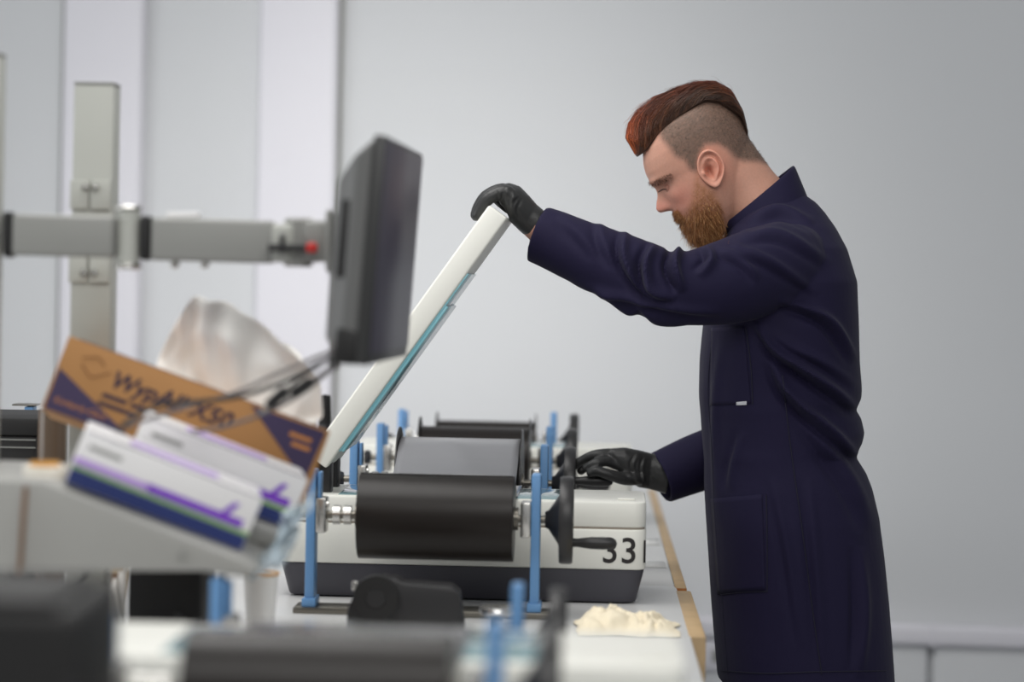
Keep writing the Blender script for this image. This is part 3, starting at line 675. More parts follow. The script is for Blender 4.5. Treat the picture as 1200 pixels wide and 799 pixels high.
p = P(306, 672, 3.62); hh = p.z - BT
t = thing('paper_cup', 'white cup on the bench left of the scanner numbered 33', 'cup', (p.x, 3.62, BT))
MB().lathe([(0.0, 0.001), (0.020, 0.001), (0.026, hh), (0.025, hh), (0.019, 0.003), (0.0, 0.003)], seg=32).build('wall', 'paper', t)
MB().lathe([(0.0255, hh - 0.002), (0.0275, hh - 0.001), (0.0275, hh + 0.002), (0.0255, hh + 0.002)], seg=32, closed=True).build('rim', 'tape_orange', t)

# ------------------------------------------------------------------ foreground at the lower left: black machine housing
a, b = P(-90, 706, 2.0), P(104, 706, 2.0)
t = thing('black_housing', 'large blurred black machine housing in the bottom left corner', 'machine', ((a.x + b.x) / 2, 2.06, BT))
zt = a.z - BT; wd = b.x - a.x
MB().box((0, 0, zt / 2), (wd, 0.20, zt), 0.012, 3).build('housing', 'black_matt', t)
MB().box((-0.01, 0, zt + 0.004), (wd - 0.02, 0.18, 0.008), 0.003).build('top_cover', 'black_matt', t)
MB().box((wd * 0.14, -0.104, zt * 0.35), (0.022, 0.008, zt * 0.5), 0.003).build('highlight_strip', 'arm_grey', t)  # pale vertical highlight on the black housing, done as a grey strip
MB().box((wd * 0.44, -0.102, zt * 0.45), (0.012, 0.004, zt * 0.7), 0.001).build('side_rib', 'black_plastic', t)

# tape dispenser, dish and crumpled cloth in front of scanner 33
p = P(408, 716, 3.72)
t = thing('tape_dispenser', 'black desk tape dispenser in front of the dark film roll', 'tape dispenser', (p.x, 3.72, BT))
zz0 = P(400, 678, 3.72).z - BT
prof = [(0.0, 0.0), (0.178, 0.0), (0.180, 0.02), (0.172, zz0 - 0.016), (0.160, zz0 - 0.006), (0.085, zz0 - 0.002), (0.075, zz0 + 0.004), (0.055, zz0 + 0.006), (0.03, zz0 + 0.002), (0.012, zz0 - 0.016), (0.0, zz0 - 0.045)]
b = bmesh.new(); lo = [b.verts.new((x, -0.03, z)) for x, z in prof]; hi = [b.verts.new((x, 0.03, z)) for x, z in prof]
b.faces.new(lo); b.faces.new(hi[::-1])
for i in range(len(prof)): b.faces.new((lo[i], hi[i], hi[(i + 1) % len(prof)], lo[(i + 1) % len(prof)]))
bmesh.ops.recalc_face_normals(b, faces=b.faces[:]); bmesh.ops.bevel(b, geom=b.edges[:], offset=0.003, segments=2, profile=0.5, affect='EDGES')
MB().bm(b).build('body', 'black_plastic', t)
MB().lathe([(0.016, -0.012), (0.034, -0.012), (0.034, 0.012), (0.016, 0.012)], M=Matrix.Translation((0.045, -0.044, zz0 - 0.022)) @ Matrix.Rotation(math.radians(90), 4, 'X'), seg=32, closed=True).build('tape_reel', 'black_matt', t)
MB().lathe([(0, -0.010), (0.0155, -0.010), (0.0155, 0.010), (0, 0.010)], M=Matrix.Translation((0.045, -0.044, zz0 - 0.022)) @ Matrix.Rotation(math.radians(90), 4, 'X'), seg=24).build('hub', 'black_plastic', t)
MB().box((0.012, -0.034, zz0 - 0.006), (0.010, 0.010, 0.014), 0.002).build('cutter_blade', 'steel', t)
p = P(582, 716, 3.74)
t = thing('metal_dish', 'small shiny round metal lid beside the right blue post', 'dish', (p.x, 3.74, BT))
zz1 = p.z - BT
MB().lathe([(0, 0), (0.018, 0), (0.016, 0.004), (0.010, 0.012), (0.010, zz1 - 0.012), (0.022, zz1 - 0.004), (0, zz1 - 0.004)], seg=32).build('stem', 'axle_steel', t)
MB().lathe([(0.0, zz1 - 0.0035), (0.026, zz1 - 0.0035), (0.028, zz1), (0.026, zz1 + 0.006), (0.022, zz1 + 0.008), (0.0, zz1 + 0.006)], seg=40).build('rim', 'steel', t)

vs_, fs_ = [], []; nu, nv = 46, 30
c0, c1 = P(676, 731, 3.80), P(798, 731, 3.80)
for i in range(nu + 1):
    for j in range(nv + 1):
        s, q = i / nu, j / nv
        e_ = min(1, 5 * s, 5 * (1 - s)) * min(1, 4 * q, 4 * (1 - q))
        r1 = abs(noise.noise(Vector((s * 6, q * 4, 0.3)))); r2 = abs(noise.noise(Vector((s * 14, q * 9, 4.0)))); r3 = noise.noise(Vector((s * 3, q * 3, 9)))
        h = e_ * (0.018 + 0.030 * r1 + 0.018 * r2 - 0.012 * s)
        vs_.append((c0.x + (c1.x - c0.x) * s + 0.012 * r3, 3.77 + 0.16 * q + 0.015 * noise.noise(Vector((s * 4, 2, q * 3))), BT + 0.003 + max(0, h)))
for i in range(nu):
    for j in range(nv): a = i * (nv + 1) + j; fs_.append((a, a + nv + 1, a + nv + 2, a + 1))
o = MB().raw(vs_, fs_).build('crumpled_cloth', 'crumple', None, angle=180, fix=False); baked(o, [('SOLIDIFY', {'thickness': 0.0015}), ('SUBSURF', {'levels': 1})])
tag(o, 'crumpled cream cloth on the bench below the number 33', 'cloth')
#PERSON
# ------------------------------------------------------------------ the man
YM = 4.50; KM = YM / F_PX                       # his mid plane and metres per pixel there
EAR = P(830, 200, YM)
HA = math.radians(30); hc, hs = math.cos(HA), math.sin(HA)
FV = RV * (-hc) - UV * hs                       # where the face points: left and down
HU = RV * (-hs) + UV * hc                       # crown direction
man = thing('person', 'bearded person in a navy work coat and black gloves leaning over the scanner lid', 'person', (P(940, 1200, YM).x, YM, 0.0))
MO = Vector(man.location)
def hp(f, u, y): return EAR + FV * (f * KM) + HU * (u * KM) + Vector((0, y * KM, 0))
def loft(rings, n=2.3, seg=48, caps=True):
    vs_, fs_ = [], []
    for c, ax, by in rings:
        for k in range(seg):
            q = 2 * math.pi * k / seg; a, b = math.cos(q), math.sin(q)
            vs_.append(Vector(c) + Vector(ax) * (math.copysign(abs(a) ** (2 / n), a)) + Vector(by) * (math.copysign(abs(b) ** (2 / n), b)))
    for i in range(len(rings) - 1):
        for k in range(seg): a, b = i * seg + k, i * seg + (k + 1) % seg; fs_.append((a, b, b + seg, a + seg))
    if caps: fs_ += [tuple(range(seg))[::-1], tuple((len(rings) - 1) * seg + k for k in range(seg))]
    return vs_, fs_
def limb(pts, n=28, inner=0.0, seg=28, depth=0.03):
    """rounded limb through (px, py, Y, radius in metres); inner > 0 leaves an open cuff at the end"""
    W = smooth_path([tuple(P(*p[:3])) + (p[3],) for p in pts], n)
    rings = []; prev = None
    for i, q in enumerate(W):
        t = Vector((W[min(i + 1, n - 1)] - W[max(i - 1, 0)])[:3]).normalized()
        a = prev or Vector((0, 1, 0)); x = (a - t * a.dot(t)).normalized(); prev = x
        rings.append((Vector(q[:3]), x * q[3], t.cross(x) * q[3])); tl = t
    if inner:
        c, x, y = rings[-1]
        rings += [(c + tl * 0.001, x * 0.97, y * 0.97), (c, x * inner, y * inner), (c - tl * depth, x * inner, y * inner)]
    return loft(rings, 2.0, seg)
def to_man(m): m.v = [tuple(Vector(v) - MO) for v in m.v]; return m

# --- head surface
UU = [-74, -70, -64, -56, -46, -36, -24, -12, 0, 10, 20, 32, 44, 56, 66, 75, 82, 86, 88.5]
FR = [40, 47, 52, 55, 56, 57.5, 60, 60, 60.5, 61.5, 65, 65.5, 62.5, 56, 47, 35, 20, 6, -6]
BK = [15, 5, -6, -16, -24, -30, -38, -47, -55, -60, -63.5, -66, -66.5, -64, -59, -50, -38, -28, -16]
WD = [9, 16, 24, 31, 37, 41, 44, 45.5, 46.5, 47, 48, 49, 49.5, 48.5, 45.5, 39, 29, 18, 6]
rows = np.concatenate([np.linspace(-74, 80, 100), [82, 84, 86, 87.5, 88.5]]); seg = 128
vs_, fs_ = [], []
for u in rows:
    fr, bk, wd = np.interp(u, UU, FR), np.interp(u, UU, BK), np.interp(u, UU, WD); cf = bk + (fr - bk) * 0.42
    # nose, sockets, cheekbones, lips
    nz = np.interp(u, [-20, -17.5, -15, -11, -7, 0, 6, 11, 15, 20], [0, 5, 13, 16.5, 15, 9.5, 5, 2.5, 1.5, 0]); ns = np.interp(u, [-18, -12, -5, 5, 14], [9.5, 9.0, 6.0, 4.5, 6])
    for k in range(seg):
        q = 2 * math.pi * k / seg; c, s_ = math.cos(q), math.sin(q)
        n = 2.35 if c > 0 else 2.05
        f = cf + (fr - cf if c > 0 else cf - bk) * math.copysign(abs(c) ** (2 / n), c); y = wd * math.copysign(abs(s_) ** (2 / n), s_)
        if c > 0:
            f += nz * math.exp(-(abs(y) / ns) ** 2.6)
            ay = abs(y)
            f -= 7.0 * math.exp(-((ay - 20) / 10) ** 2 - ((u - 9) / 6.5) ** 2)            # eye socket
            f += 3.2 * math.exp(-((ay - 15) / 14) ** 2 - ((u - 20) / 4.5) ** 2)           # brow
            f += 2.5 * math.exp(-((ay - 31) / 9) ** 2 - ((u + 6) / 8) ** 2)               # cheekbone
            f += 3.0 * math.exp(-(ay / 12) ** 2 - ((u + 31) / 4.0) ** 2)                  # upper lip
            f += 2.4 * math.exp(-(ay / 11) ** 2 - ((u + 41) / 3.5) ** 2) - 1.5 * math.exp(-(ay / 13) ** 2 - ((u + 36.5) / 2.0) ** 2)
            f -= 3.5 * math.exp(-((ay - 5) / 2.6) ** 2 - ((u + 18) / 2.2) ** 2)           # nostril
        if abs(y) > 25: y -= math.copysign(10 * math.exp(-((f - 2) / 6.5) ** 2 - ((u + 2) / 7.5) ** 2), y)     # hollow under the ear
        vs_.append(hp(f, u, y))
for i in range(len(rows) - 1):
    for k in range(seg): a, b = i * seg + k, i * seg + (k + 1) % seg; fs_.append((a, b, b + seg, a + seg))
fs_ += [tuple(range(seg))[::-1], tuple((len(rows) - 1) * seg + k for k in range(seg))]
core = MB().raw(vs_, fs_)
core.raw(*limb([(846, 178, YM, 0.056), (862, 205, YM, 0.060), (878, 228, YM, 0.062), (900, 258, YM, 0.072), (915, 300, YM, 0.085)], 20))     # neck
TOR = [(240, 884, 936, .05), (258, 874, 950, .075), (290, 862, 972, .125), (340, 850, 984, .17), (430, 836, 990, .175), (500, 838, 990, .165), (600, 842, 1008, .185), (700, 848, 1015, .19), (740, 852, 1012, .185)]
core.raw(*loft([(P((a + b) / 2, y, YM), RV * ((b - a) / 2 * KM), (0, w_, 0)) for y, a, b, w_ in TOR], 2.3))
AL = [(925, 310, 4.42, .045), (900, 314, 4.33, .050), (850, 325, 4.27, .050), (790, 338, 4.245, .043), (765, 334, 4.245, .041), (735, 318, 4.255, .041), (690, 298, 4.27, .036), (650, 280, 4.285, .030), (628, 264, 4.293, .0265), (612, 250, 4.297, .024)]
AR = [(932, 314, 4.60, .045), (942, 370, 4.70, .052), (945, 480, 4.74, .044), (935, 500, 4.74, .042), (880, 518, 4.72, .040), (820, 538, 4.69, .033), (790, 551, 4.67, .024), (764, 552, 4.655, .014)]
core.raw(*limb(AL, 30)); core.raw(*limb(AR, 30))
for yy in (-0.095, 0.095):        # legs, inside coat and trousers
    core.raw(*loft([(Vector((P(935, 720, YM).x + dx, YM + yy, z)), (r, 0, 0), (0, r, 0)) for z, r, dx in ((0.86, .085, 0), (0.7, .078, 0), (0.5, .058, -.01), (0.35, .055, .005), (0.12, .040, .01), (0.06, .042, 0))], 2.0, 24))
body = to_man(core).build('body', 'skin', man, angle=180)
baked(body, [('REMESH', {'mode': 'VOXEL', 'voxel_size': 0.0030}), ('SMOOTH', {'factor': 0.5, 'iterations': 3})])
# ears, eyelids: finer relief added to the same mesh
fine = MB()
for sd in (-1, 1):
    e0 = Vector((0.5, 0.6)); up = Vector((-0.243, 0.970)); bk_ = Vector((-0.970, -0.243))
    nr, nf = 22, 56; vv, ff = [], []
    def ear_pt(rho, ph, h):
        l = 22.5 * math.cos(ph); b = (15.5 if math.cos(ph) > 0 else 15.5 - 5.0 * abs(math.cos(ph)) ** 1.5) * math.sin(ph)
        p = e0 + up * (l * rho) + bk_ * (b * rho)
        return hp(p.x, p.y, sd * (44.0 + h)) - MO
    for i in range(nr + 1):
        rho = i / nr
        for k in range(nf):
            ph = 2 * math.pi * k / nf; cx, bx = math.cos(ph) * rho, math.sin(ph) * rho
            back = 0.5 + 0.5 * bx
            h = 3.0 + 8.5 * back
            lobe = max(0, -math.cos(ph) - 0.55) / 0.45; front = max(0, -math.sin(ph))
            rim = (1 - 0.7 * lobe) * (1 - 0.55 * front)
            h += 2.6 * rim * math.exp(-((rho - 0.91) / 0.09) ** 2)
            h -= 3.0 * rim * math.exp(-((rho - 0.72) / 0.09) ** 2) * (1 - front)
            h += 1.6 * math.exp(-((rho - 0.53) / 0.10) ** 2) * (1 - front) * (1 - lobe)
            h -= 13.0 * math.exp(-((cx + 0.12) / 0.34) ** 2 - ((bx + 0.12) / 0.32) ** 2)
            h -= 3.0 * math.exp(-((cx - 0.42) / 0.20) ** 2 - ((bx - 0.05) / 0.30) ** 2)
            h += 3.5 * math.exp(-((cx + 0.16) / 0.14) ** 2 - ((bx + 0.62) / 0.16) ** 2)     # tragus
            vv.append(ear_pt(rho, ph, h))
    for j, (rho, hh) in enumerate(((0.985, 5.0), (0.86, 1.0), (0.70, -5.0))):
        for k in range(nf):
            ph = 2 * math.pi * k / nf; back = 0.5 + 0.5 * math.sin(ph)
            vv.append(ear_pt(rho, ph, hh * (0.25 + 0.95 * back) if hh > 0 else hh))
    for i in range(nr + 3):
        for k in range(nf): a, b = i * nf + k, i * nf + (k + 1) % nf; ff.append((a, b, b + nf, a + nf))
    fine.raw(vv, ff)
    # upper eyelid
    ec = hp(49.0, 5.0, sd * 15.5) - MO; vv, ff = [], []; R_ = 0.0111; na, nb = 14, 20
    for i in range(na + 1):
        a = math.radians(-32 + 122 * i / na)          # from lash line to the top
        for k in range(nb + 1):
            b = math.radians(-80 + 160 * k / nb)
            d = FV * (math.cos(a) * math.cos(b)) + HU * math.sin(a) + Vector((0, math.cos(a) * math.sin(b), 0)); vv.append(ec + d * R_)
    for i in range(na):
        for k in range(nb): a = i * (nb + 1) + k; ff.append((a, a + 1, a + nb + 2, a + nb + 1))
    fine.raw(vv, ff)
me = body.data; n0 = len(me.vertices)
V0 = cos_of(me); polys = [tuple(p.vertices) for p in me.polygons]
V1 = np.array([tuple(v) for v in fine.v]); allv = np.vstack([V0, V1])
me2 = bpy.data.meshes.new('body'); me2.from_pydata(allv.tolist(), [], polys + [tuple(i + n0 for i in f) for f in fine.f]); me2.validate()
b = bmesh.new(); b.from_mesh(me2); bmesh.ops.recalc_face_normals(b, faces=b.faces[:]); b.to_mesh(me2); b.free()
me2.materials.append(MATS['skin']); me2.polygons.foreach_set('use_smooth', [True] * len(me2.polygons)); body.data = me2

# --- colouring of the skin: shaved sides, beard shadow, warm cheeks and ear
Vw = cos_of(body.data) + np.array(MO); D = Vw - np.array(EAR)
hx = 830 + D @ np.array(RV) / KM; hy = 200 - D @ np.array(UV) / KM; hyy = D[:, 1] / KM
def poly_sd(poly, x, y):
    """signed distance to a polygon, negative inside"""
    d2 = np.full(len(x), 1e12); ins = np.zeros(len(x), bool); n = len(poly)
    for i in range(n):
        ax, ay = poly[i]; bx, by = poly[(i + 1) % n]; ex, ey = bx - ax, by - ay
        t = np.clip(((x - ax) * ex + (y - ay) * ey) / (ex * ex + ey * ey + 1e-9), 0, 1)
        d2 = np.minimum(d2, (x - ax - t * ex) ** 2 + (y - ay - t * ey) ** 2)
        c = ((ay > y) != (by > y)) & (x < (bx - ax) * (y - ay) / (by - ay + 1e-12) + ax); ins ^= c
    return np.where(ins, -1, 1) * np.sqrt(d2)
SHAVED = [(768, 150), (795, 128), (822, 108), (850, 112), (874, 135), (892, 172), (898, 192), (884, 190), (868, 190), (856, 184), (848, 176), (836, 170), (822, 172), (815, 184), (813, 204), (806, 200), (800, 190), (789, 185), (781, 174), (773, 164)]
BEARD = [(813, 205), (820, 216), (834, 224), (842, 240), (847, 262), (849, 300), (790, 300), (780, 257), (784, 251), (792, 249), (799, 255), (803, 247), (808, 232), (810, 215)]
def mixc(C, col, w_): return C * (1 - w_[:, None]) + np.array(col[:3])[None] * w_[:, None]
C = np.tile(np.array(rgb(196, 147, 127)[:3]), (len(Vw), 1))
g = lambda x0, y0, r: np.exp(-((hx - x0) ** 2 + (hy - y0) ** 2) / r ** 2)
C = mixc(C, rgb(194, 128, 112), 0.75 * np.clip(g(795, 235, 20) + g(772, 247, 10), 0, 1))
C = mixc(C, rgb(204, 134, 114), 0.65 * np.clip(g(832, 198, 24), 0, 1))
C = mixc(C, rgb(190, 140, 122), 0.5 * np.clip(g(776, 224, 9), 0, 1))
grain = np.array([noise.noise(Vector((a * 0.9, b_2 * 0.9, c * 0.9))) for a, b_2, c in zip(hx, hy, hyy)]) if len(hx) < 400000 else 0
on_head = (hy < 310) & (hx < 905)
wS = (1 - sstep(-5, 6, poly_sd(SHAVED, hx, hy))) * on_head; wS[n0:] *= 0
C = mixc(C, rgb(104, 86, 75), np.clip(wS * (0.90 + 0.22 * grain), 0, 1))
wB = (1 - sstep(-7, 5, poly_sd(BEARD, hx, hy))) * on_head; wB[n0:] *= 0.0
C = mixc(C, rgb(158, 108, 76), np.clip(wB * (0.75 + 0.4 * grain), 0, 1))
lid_ = np.arange(len(Vw)) >= n0; lid_ &= hx < 800
C[lid_] = np.array(rgb(168, 118, 102)[:3])
set_col(body.data, C)

# --- eyes
fbv = BVHTree.FromPolygons([Vector(v) for v in cos_of(body.data)], [tuple(q.vertices) for q in body.data.polygons])
mat('lash', rgb(58, 40, 34), 0.6)
for sd in (-1, 1):
    ec = hp(49.0, 5.0, sd * 15.5) - MO; b = bmesh.new(); bmesh.ops.create_uvsphere(b, u_segments=20, v_segments=14, radius=0.0106)
    ey = MB().bm(b, Matrix.Translation(ec)).build('eye', 'eye_white', man)
    d = (FV * math.cos(math.radians(-36)) + HU * math.sin(math.radians(-36))); b = bmesh.new(); bmesh.ops.create_uvsphere(b, u_segments=16, v_segments=10, radius=0.0055)
    MB().bm(b, Matrix.Translation(ec + d * 0.0060)).build('iris', 'print_black', ey)
    ln = []
    for x, y in smooth_path([(771.5, 225.0), (774, 223.2), (777, 221.9), (781, 221.6)], 12):
        o_ = Vector((0, 0, CAM_H)); d = (P(x, y, 1.0) - o_).normalized(); h = fbv.ray_cast(o_ + d * 3.5 - MO, d)
        q_ = h[0] - d * 0.0006 if h[0] else P(x, y, YM - 0.03) - MO
        if sd > 0: q_.y = -q_.y
        ln.append(q_)
    MB().tube(ln, [0.0006 + 0.0006 * math.sin(math.pi * (k + 1) / 13) for k in range(12)], 6).build('lash_line', 'lash', ey)

# --- hair made of strands
def strands(S_, r0, cols, taper=0.25):
    """(n, p, 3) points -> thin three-sided tapered tubes"""
    n, p, _ = S_.shape
    T = np.gradient(S_, axis=1); T /= np.linalg.norm(T, axis=2, keepdims=True) + 1e-12
    ref = np.tile(np.array([0.31, 0.87, 0.39]), (n, p, 1)); X = np.cross(T, ref); X /= np.linalg.norm(X, axis=2, keepdims=True) + 1e-12; Y = np.cross(T, X)
    rad = (r0[:, None] * np.linspace(1, taper, p)[None])[..., None]
    V = np.stack([S_ + rad * (math.cos(q) * X + math.sin(q) * Y) for q in (0, 2.094, 4.189)], 2)     # n, p, 3, xyz
    idx = np.arange(n * p * 3).reshape(n, p, 3); F = []
    for k in range(3):
        l = (k + 1) % 3; F.append(np.stack([idx[:, :-1, k], idx[:, :-1, l], idx[:, 1:, l], idx[:, 1:, k]], -1).reshape(-1, 4))
    return V.reshape(-1, 3), np.concatenate(F), np.repeat(cols, p * 3, axis=0)
def hair_obj(name, parts, parent):
    Vs, Fs, Cs = [], [], []; n = 0
    for V, F, C_ in parts:
        Vs.append(V); Fs += [tuple(int(i) + n for i in f) for f in F]; Cs.append(C_); n += len(V)
    me = bpy.data.meshes.new(name); me.from_pydata((np.vstack(Vs) - np.array(MO)).tolist(), [], Fs)
    set_col(me, np.vstack(Cs)); return link(name, me, 'hair', parent, angle=180)
def plane_pt(x, y, lat): return EAR + RV * ((x - 830) * KM) - UV * ((y - 200) * KM) + Vector((0, lat * KM, 0))
TOP = [(744, 180), (735, 163), (738, 146), (747, 131), (768, 115), (793, 104), (815, 97), (837, 97), (855, 107), (869, 130), (876, 156)]
BOT = [(748, 183), (757, 177), (766, 165), (776, 154), (794, 140), (810, 129), (824, 121), (840, 123), (853, 130), (866, 139), (874, 160)]
LAT = [13, 26, 32, 37, 42, 44, 44, 43, 41, 35, 18]
Tn, Bn, Ln = np.array(TOP, float), np.array(BOT, float), np.array(LAT, float); sk_ = np.linspace(0, 1, 11)
def quiff(s, ph, lift=0.0):
    """point on the hair mass; s 0 front .. 1 back, ph -pi/2 (near side) .. pi/2"""
    s = np.clip(s, 0, 1); t = np.array([np.interp(s, sk_, Tn[:, i]) for i in (0, 1)]).T; b_3 = np.array([np.interp(s, sk_, Bn[:, i]) for i in (0, 1)]).T; l = np.interp(s, sk_, Ln)
    c = np.clip(np.cos(ph), 0, 1) ** 0.62; pl = b_3 + (t - b_3) * (c * (1 + lift))[..., None]
    lat = l * np.sin(ph) * (1 + lift * 0.25)
    return np.array(EAR)[None] + np.outer((pl[:, 0] - 830) * KM, np.array(RV)) - np.outer((pl[:, 1] - 200) * KM, np.array(UV)) + np.outer(lat * KM, [0, 1, 0])
ns_, nph = 60, 40; sg, pg = np.meshgrid(np.linspace(0, 1, ns_), np.linspace(-math.pi / 2, math.pi / 2, nph), indexing='ij')
CL = RNG.normal(0, 1, 90); CL2 = RNG.uniform(0, 1, 90)
def clumps(s, ph): return np.interp(np.clip(0.55 * s + 0.22 * np.abs(ph), 0, 1), np.linspace(0, 0.95, 90), CL) * (0.4 + 0.6 * np.cos(ph))
lumpV = quiff(sg.ravel(), pg.ravel(), -0.12 + 0.035 * clumps(sg.ravel(), pg.ravel())); fl = []
for i in range(ns_ - 1):
    for j in range(nph):
        a, b = i * nph + j, i * nph + (j + 1) % nph; fl.append((a, b, b + nph, a + nph))
fl += [tuple(range(nph)), tuple((ns_ - 1) * nph + j for j in range(nph))[::-1]]
dk, rd, orr, br = (np.array(rgb(*c)[:3]) for c in ((46, 33, 27), (132, 56, 36), (226, 120, 66), (92, 66, 48)))
def hair_strands(N, smin, smax, phr, run, twist, r, lift0, lift1, n=10):
    s0 = RNG.uniform(smin, smax, N); p0 = RNG.uniform(-phr, phr, N); t = np.linspace(0, 1, n)
    S_ = np.empty((N, n, 3)); wob = RNG.uniform(0, 6.28, N); am = RNG.uniform(0.2, 1, N); lf = RNG.uniform(lift0, lift1, N)
    clump = 0.05 * clumps(s0, p0); cv = np.interp(np.clip(0.55 * s0 + 0.22 * np.abs(p0), 0, 1), np.linspace(0, 0.95, 90), CL2)
    for k, tt in enumerate(t):
        s = s0 - run * tt * (0.75 + 0.5 * am); ph = p0 + np.sign(p0) * twist * tt ** 1.3 * (0.4 + am * 0.8) * np.clip(np.abs(p0) * 2, 0, 1)
        S_[:, k] = quiff(s, np.clip(ph, -1.56, 1.56), lf * (0.3 + tt) + clump + 0.02 * np.sin(wob + 5 * tt)) 
    top = np.clip(np.cos(p0), 0, 1); front = np.clip(1 - s0 * 1.7, 0, 1)
    w1 = np.clip(1.15 * top ** 1.8 * (0.45 + 0.9 * front) * (0.35 + 1.1 * cv) * RNG.uniform(0.5, 1.4, N), 0, 1)[:, None]
    base = dk + (br - dk) * (RNG.uniform(0, 0.6, (N, 1)) + 0.7 * (cv[:, None] > 0.75)); hot = rd + (orr - rd) * (front[:, None] * RNG.uniform(0.1, 1.2, (N, 1)) + 0.5 * (cv[:, None] > 0.8))
    return strands(S_, np.full(N, r) * RNG.uniform(0.6, 1.2, N), base * (1 - w1) + hot * w1)
parts = [(lumpV, fl, np.tile(dk * 0.8 + br * 0.2, (len(lumpV), 1))),
         hair_strands(2600, 0.02, 1.0, 1.45, 0.22, 0.55, 0.0008, -0.06, 0.05), hair_strands(1500, 0.0, 0.55, 1.35, 0.16, 0.4, 0.0007, -0.04, 0.08),
         hair_strands(260, 0.2, 0.95, 0.8, 0.10, 0.5, 0.00035, 0.04, 0.20)]
hair_obj('hair', parts, man)

# --- beard, moustache and eyebrows, rooted on the face
Vb = cos_of(body.data)[:n0] + np.array(MO); Nb = nor_of(body.data)[:n0]
bx, by_, bl = hx[:n0], hy[:n0], hyy[:n0]
sdB = poly_sd([(x, y) for x, y in BEARD], bx, by_)
fn, un = np.array(FV), np.array(HU)
floc, uloc = (Vb - np.array(EAR)) @ fn / KM, (Vb - np.array(EAR)) @ un / KM
def grow(sel, N, length, direc, r, cols, spread=0.25, n=7, curl=0.15, wgt=None):
    i = RNG.choice(np.nonzero(sel)[0], N, p=None if wgt is None else wgt[sel] / wgt[sel].sum()); R0 = Vb[i] + RNG.normal(0, 0.0012, (N, 3))
    Dv = direc(i); Dv = Dv + RNG.normal(0, spread, (N, 3)); Dv /= np.linalg.norm(Dv, axis=1, keepdims=True)
    ln = length(i) * RNG.uniform(0.6, 1.15, N); bend = RNG.normal(0, curl, (N, 3)) - 0.10 * un[None]
    t = np.linspace(0, 1, n); S_ = R0[:, None] + Dv[:, None] * (ln[:, None] * t)[..., None] + bend[:, None] * (ln[:, None] * t ** 2)[..., None] - Nb[i][:, None] * 0.001
    return strands(S_, np.full(N, r) * RNG.uniform(0.6, 1.2, N), cols(i, N))
onface = (floc > -14) & (by_ < 305)
selB = onface & (sdB < 1.5)
b1, b2, b3 = (np.array(rgb(*c)[:3]) for c in ((112, 70, 40), (166, 110, 64), (206, 156, 104)))
def bcols(i, N):
    q = RNG.uniform(0, 1, (N, 1)); c = b1 * (1 - q) + b2 * q; h = (RNG.uniform(0, 1, (N, 1)) < 0.18); return np.where(h, b3, c)
blen = lambda i: 0.0022 + 0.0165 * sstep(-22, -56, uloc[i]) * sstep(5, 45, floc[i] + 8) + 0.0045 * sstep(-14, -48, uloc[i])
bdir = lambda i: Nb[i] * 0.55 - un * 0.75 + fn * 0.10
wB_ = 0.06 + sstep(-8, -45, uloc) * sstep(2, -10, sdB) * 1.0 + 0.35 * sstep(4, -8, sdB) * sstep(10, 40, floc)
parts = [grow(selB, 6000, blen, bdir, 0.00042, bcols, wgt=wB_)]
selM = onface & (np.abs(bl) < 21) & (uloc < -21) & (uloc > -33) & (floc > 48)
parts.append(grow(selM, 900, lambda i: 0.009 + 0 * uloc[i], lambda i: Nb[i] * 0.45 - un * 0.7 + np.outer(np.sign(bl[i]), [0, 0.5, 0]), 0.00045, bcols))
hair_obj('beard', parts, man)
e1_, e2_ = (np.array(rgb(*c)[:3]) for c in ((70, 46, 36), (110, 74, 54)))
selE = onface & (uloc > 16.5 - 0.10 * np.abs(bl)) & (uloc < 24 - 0.10 * np.abs(bl)) & (np.abs(bl) > 6) & (np.abs(bl) < 37) & (floc > 40)
ecol = lambda i, N: e1_ + (e2_ - e1_) * RNG.uniform(0, 1, (N, 1))
hair_obj('eyebrows', [grow(selE, 520, lambda i: 0.007 + 0 * uloc[i], lambda i: Nb[i] * 0.5 + np.outer(np.sign(bl[i]), [0, 1.0, 0]) - fn * 0.3 - un * 0.15, 0.0004, ecol)], man)
selS = onface & (wS[:n0] > 0.4) | ((wS[:n0] > 0.4) & (by_ < 195))
scol = lambda i, N: e1_ * 0.8 + (e2_ - e1_) * RNG.uniform(0, 0.6, (N, 1))
hair_obj('shaved_hair', [grow(selS, 5000, lambda i: 0.003 + 0 * uloc[i], lambda i: Nb[i] * 0.6 - un * 0.7 - fn * 0.3, 0.0003, scol, n=3)], man)

# --- coat
cm = MB()
RG = [(228, 884, 942, .060), (238, 874, 956, .078), (250, 864, 966, .102), (268, 853, 978, .140), (292, 843, 990, .182), (330, 834, 1001, .216), (380, 825, 1003, .222), (420, 821, 1004, .216), (455, 820, 1007, .210), (466, 820, 1006, .209), (477, 821, 999, .208), (488, 822, 1006, .207), (505, 823, 1010, .206), (518, 824, 1007, .205), (530, 825, 998, .205), (541, 826, 1005, .206), (552, 826, 1012, .208), (570, 826, 1019, .212), (605, 828, 1027, .217), (650, 831, 1033, .219), (700, 834, 1038, .221), (750, 838, 1042, .223), (796, 842, 1045, .226)]
rings = [(P((a + b) / 2, y, YM), RV * ((b - a) / 2 * KM), Vector((0, w_, 0))) for y, a, b, w_ in RG]
c, ax, by2 = rings[-1]; rings += [(c, ax * 0.93, by2 * 0.93), (c + UV * 0.06, ax * 0.92, by2 * 0.92)]
cm.raw(*loft(rings, 2.35, 64))
SL = [(935, 306, 4.41, .066), (916, 309, 4.35, .079), (886, 320, 4.305, .079), (850, 331, 4.27, .075), (805, 338, 4.245, .065), (775, 334, 4.240, .0645), (745, 322, 4.250, .0635), (715, 309, 4.262, .060), (680, 295, 4.275, .056), (648, 281, 4.286, .053), (630, 274, 4.292, .0515)]
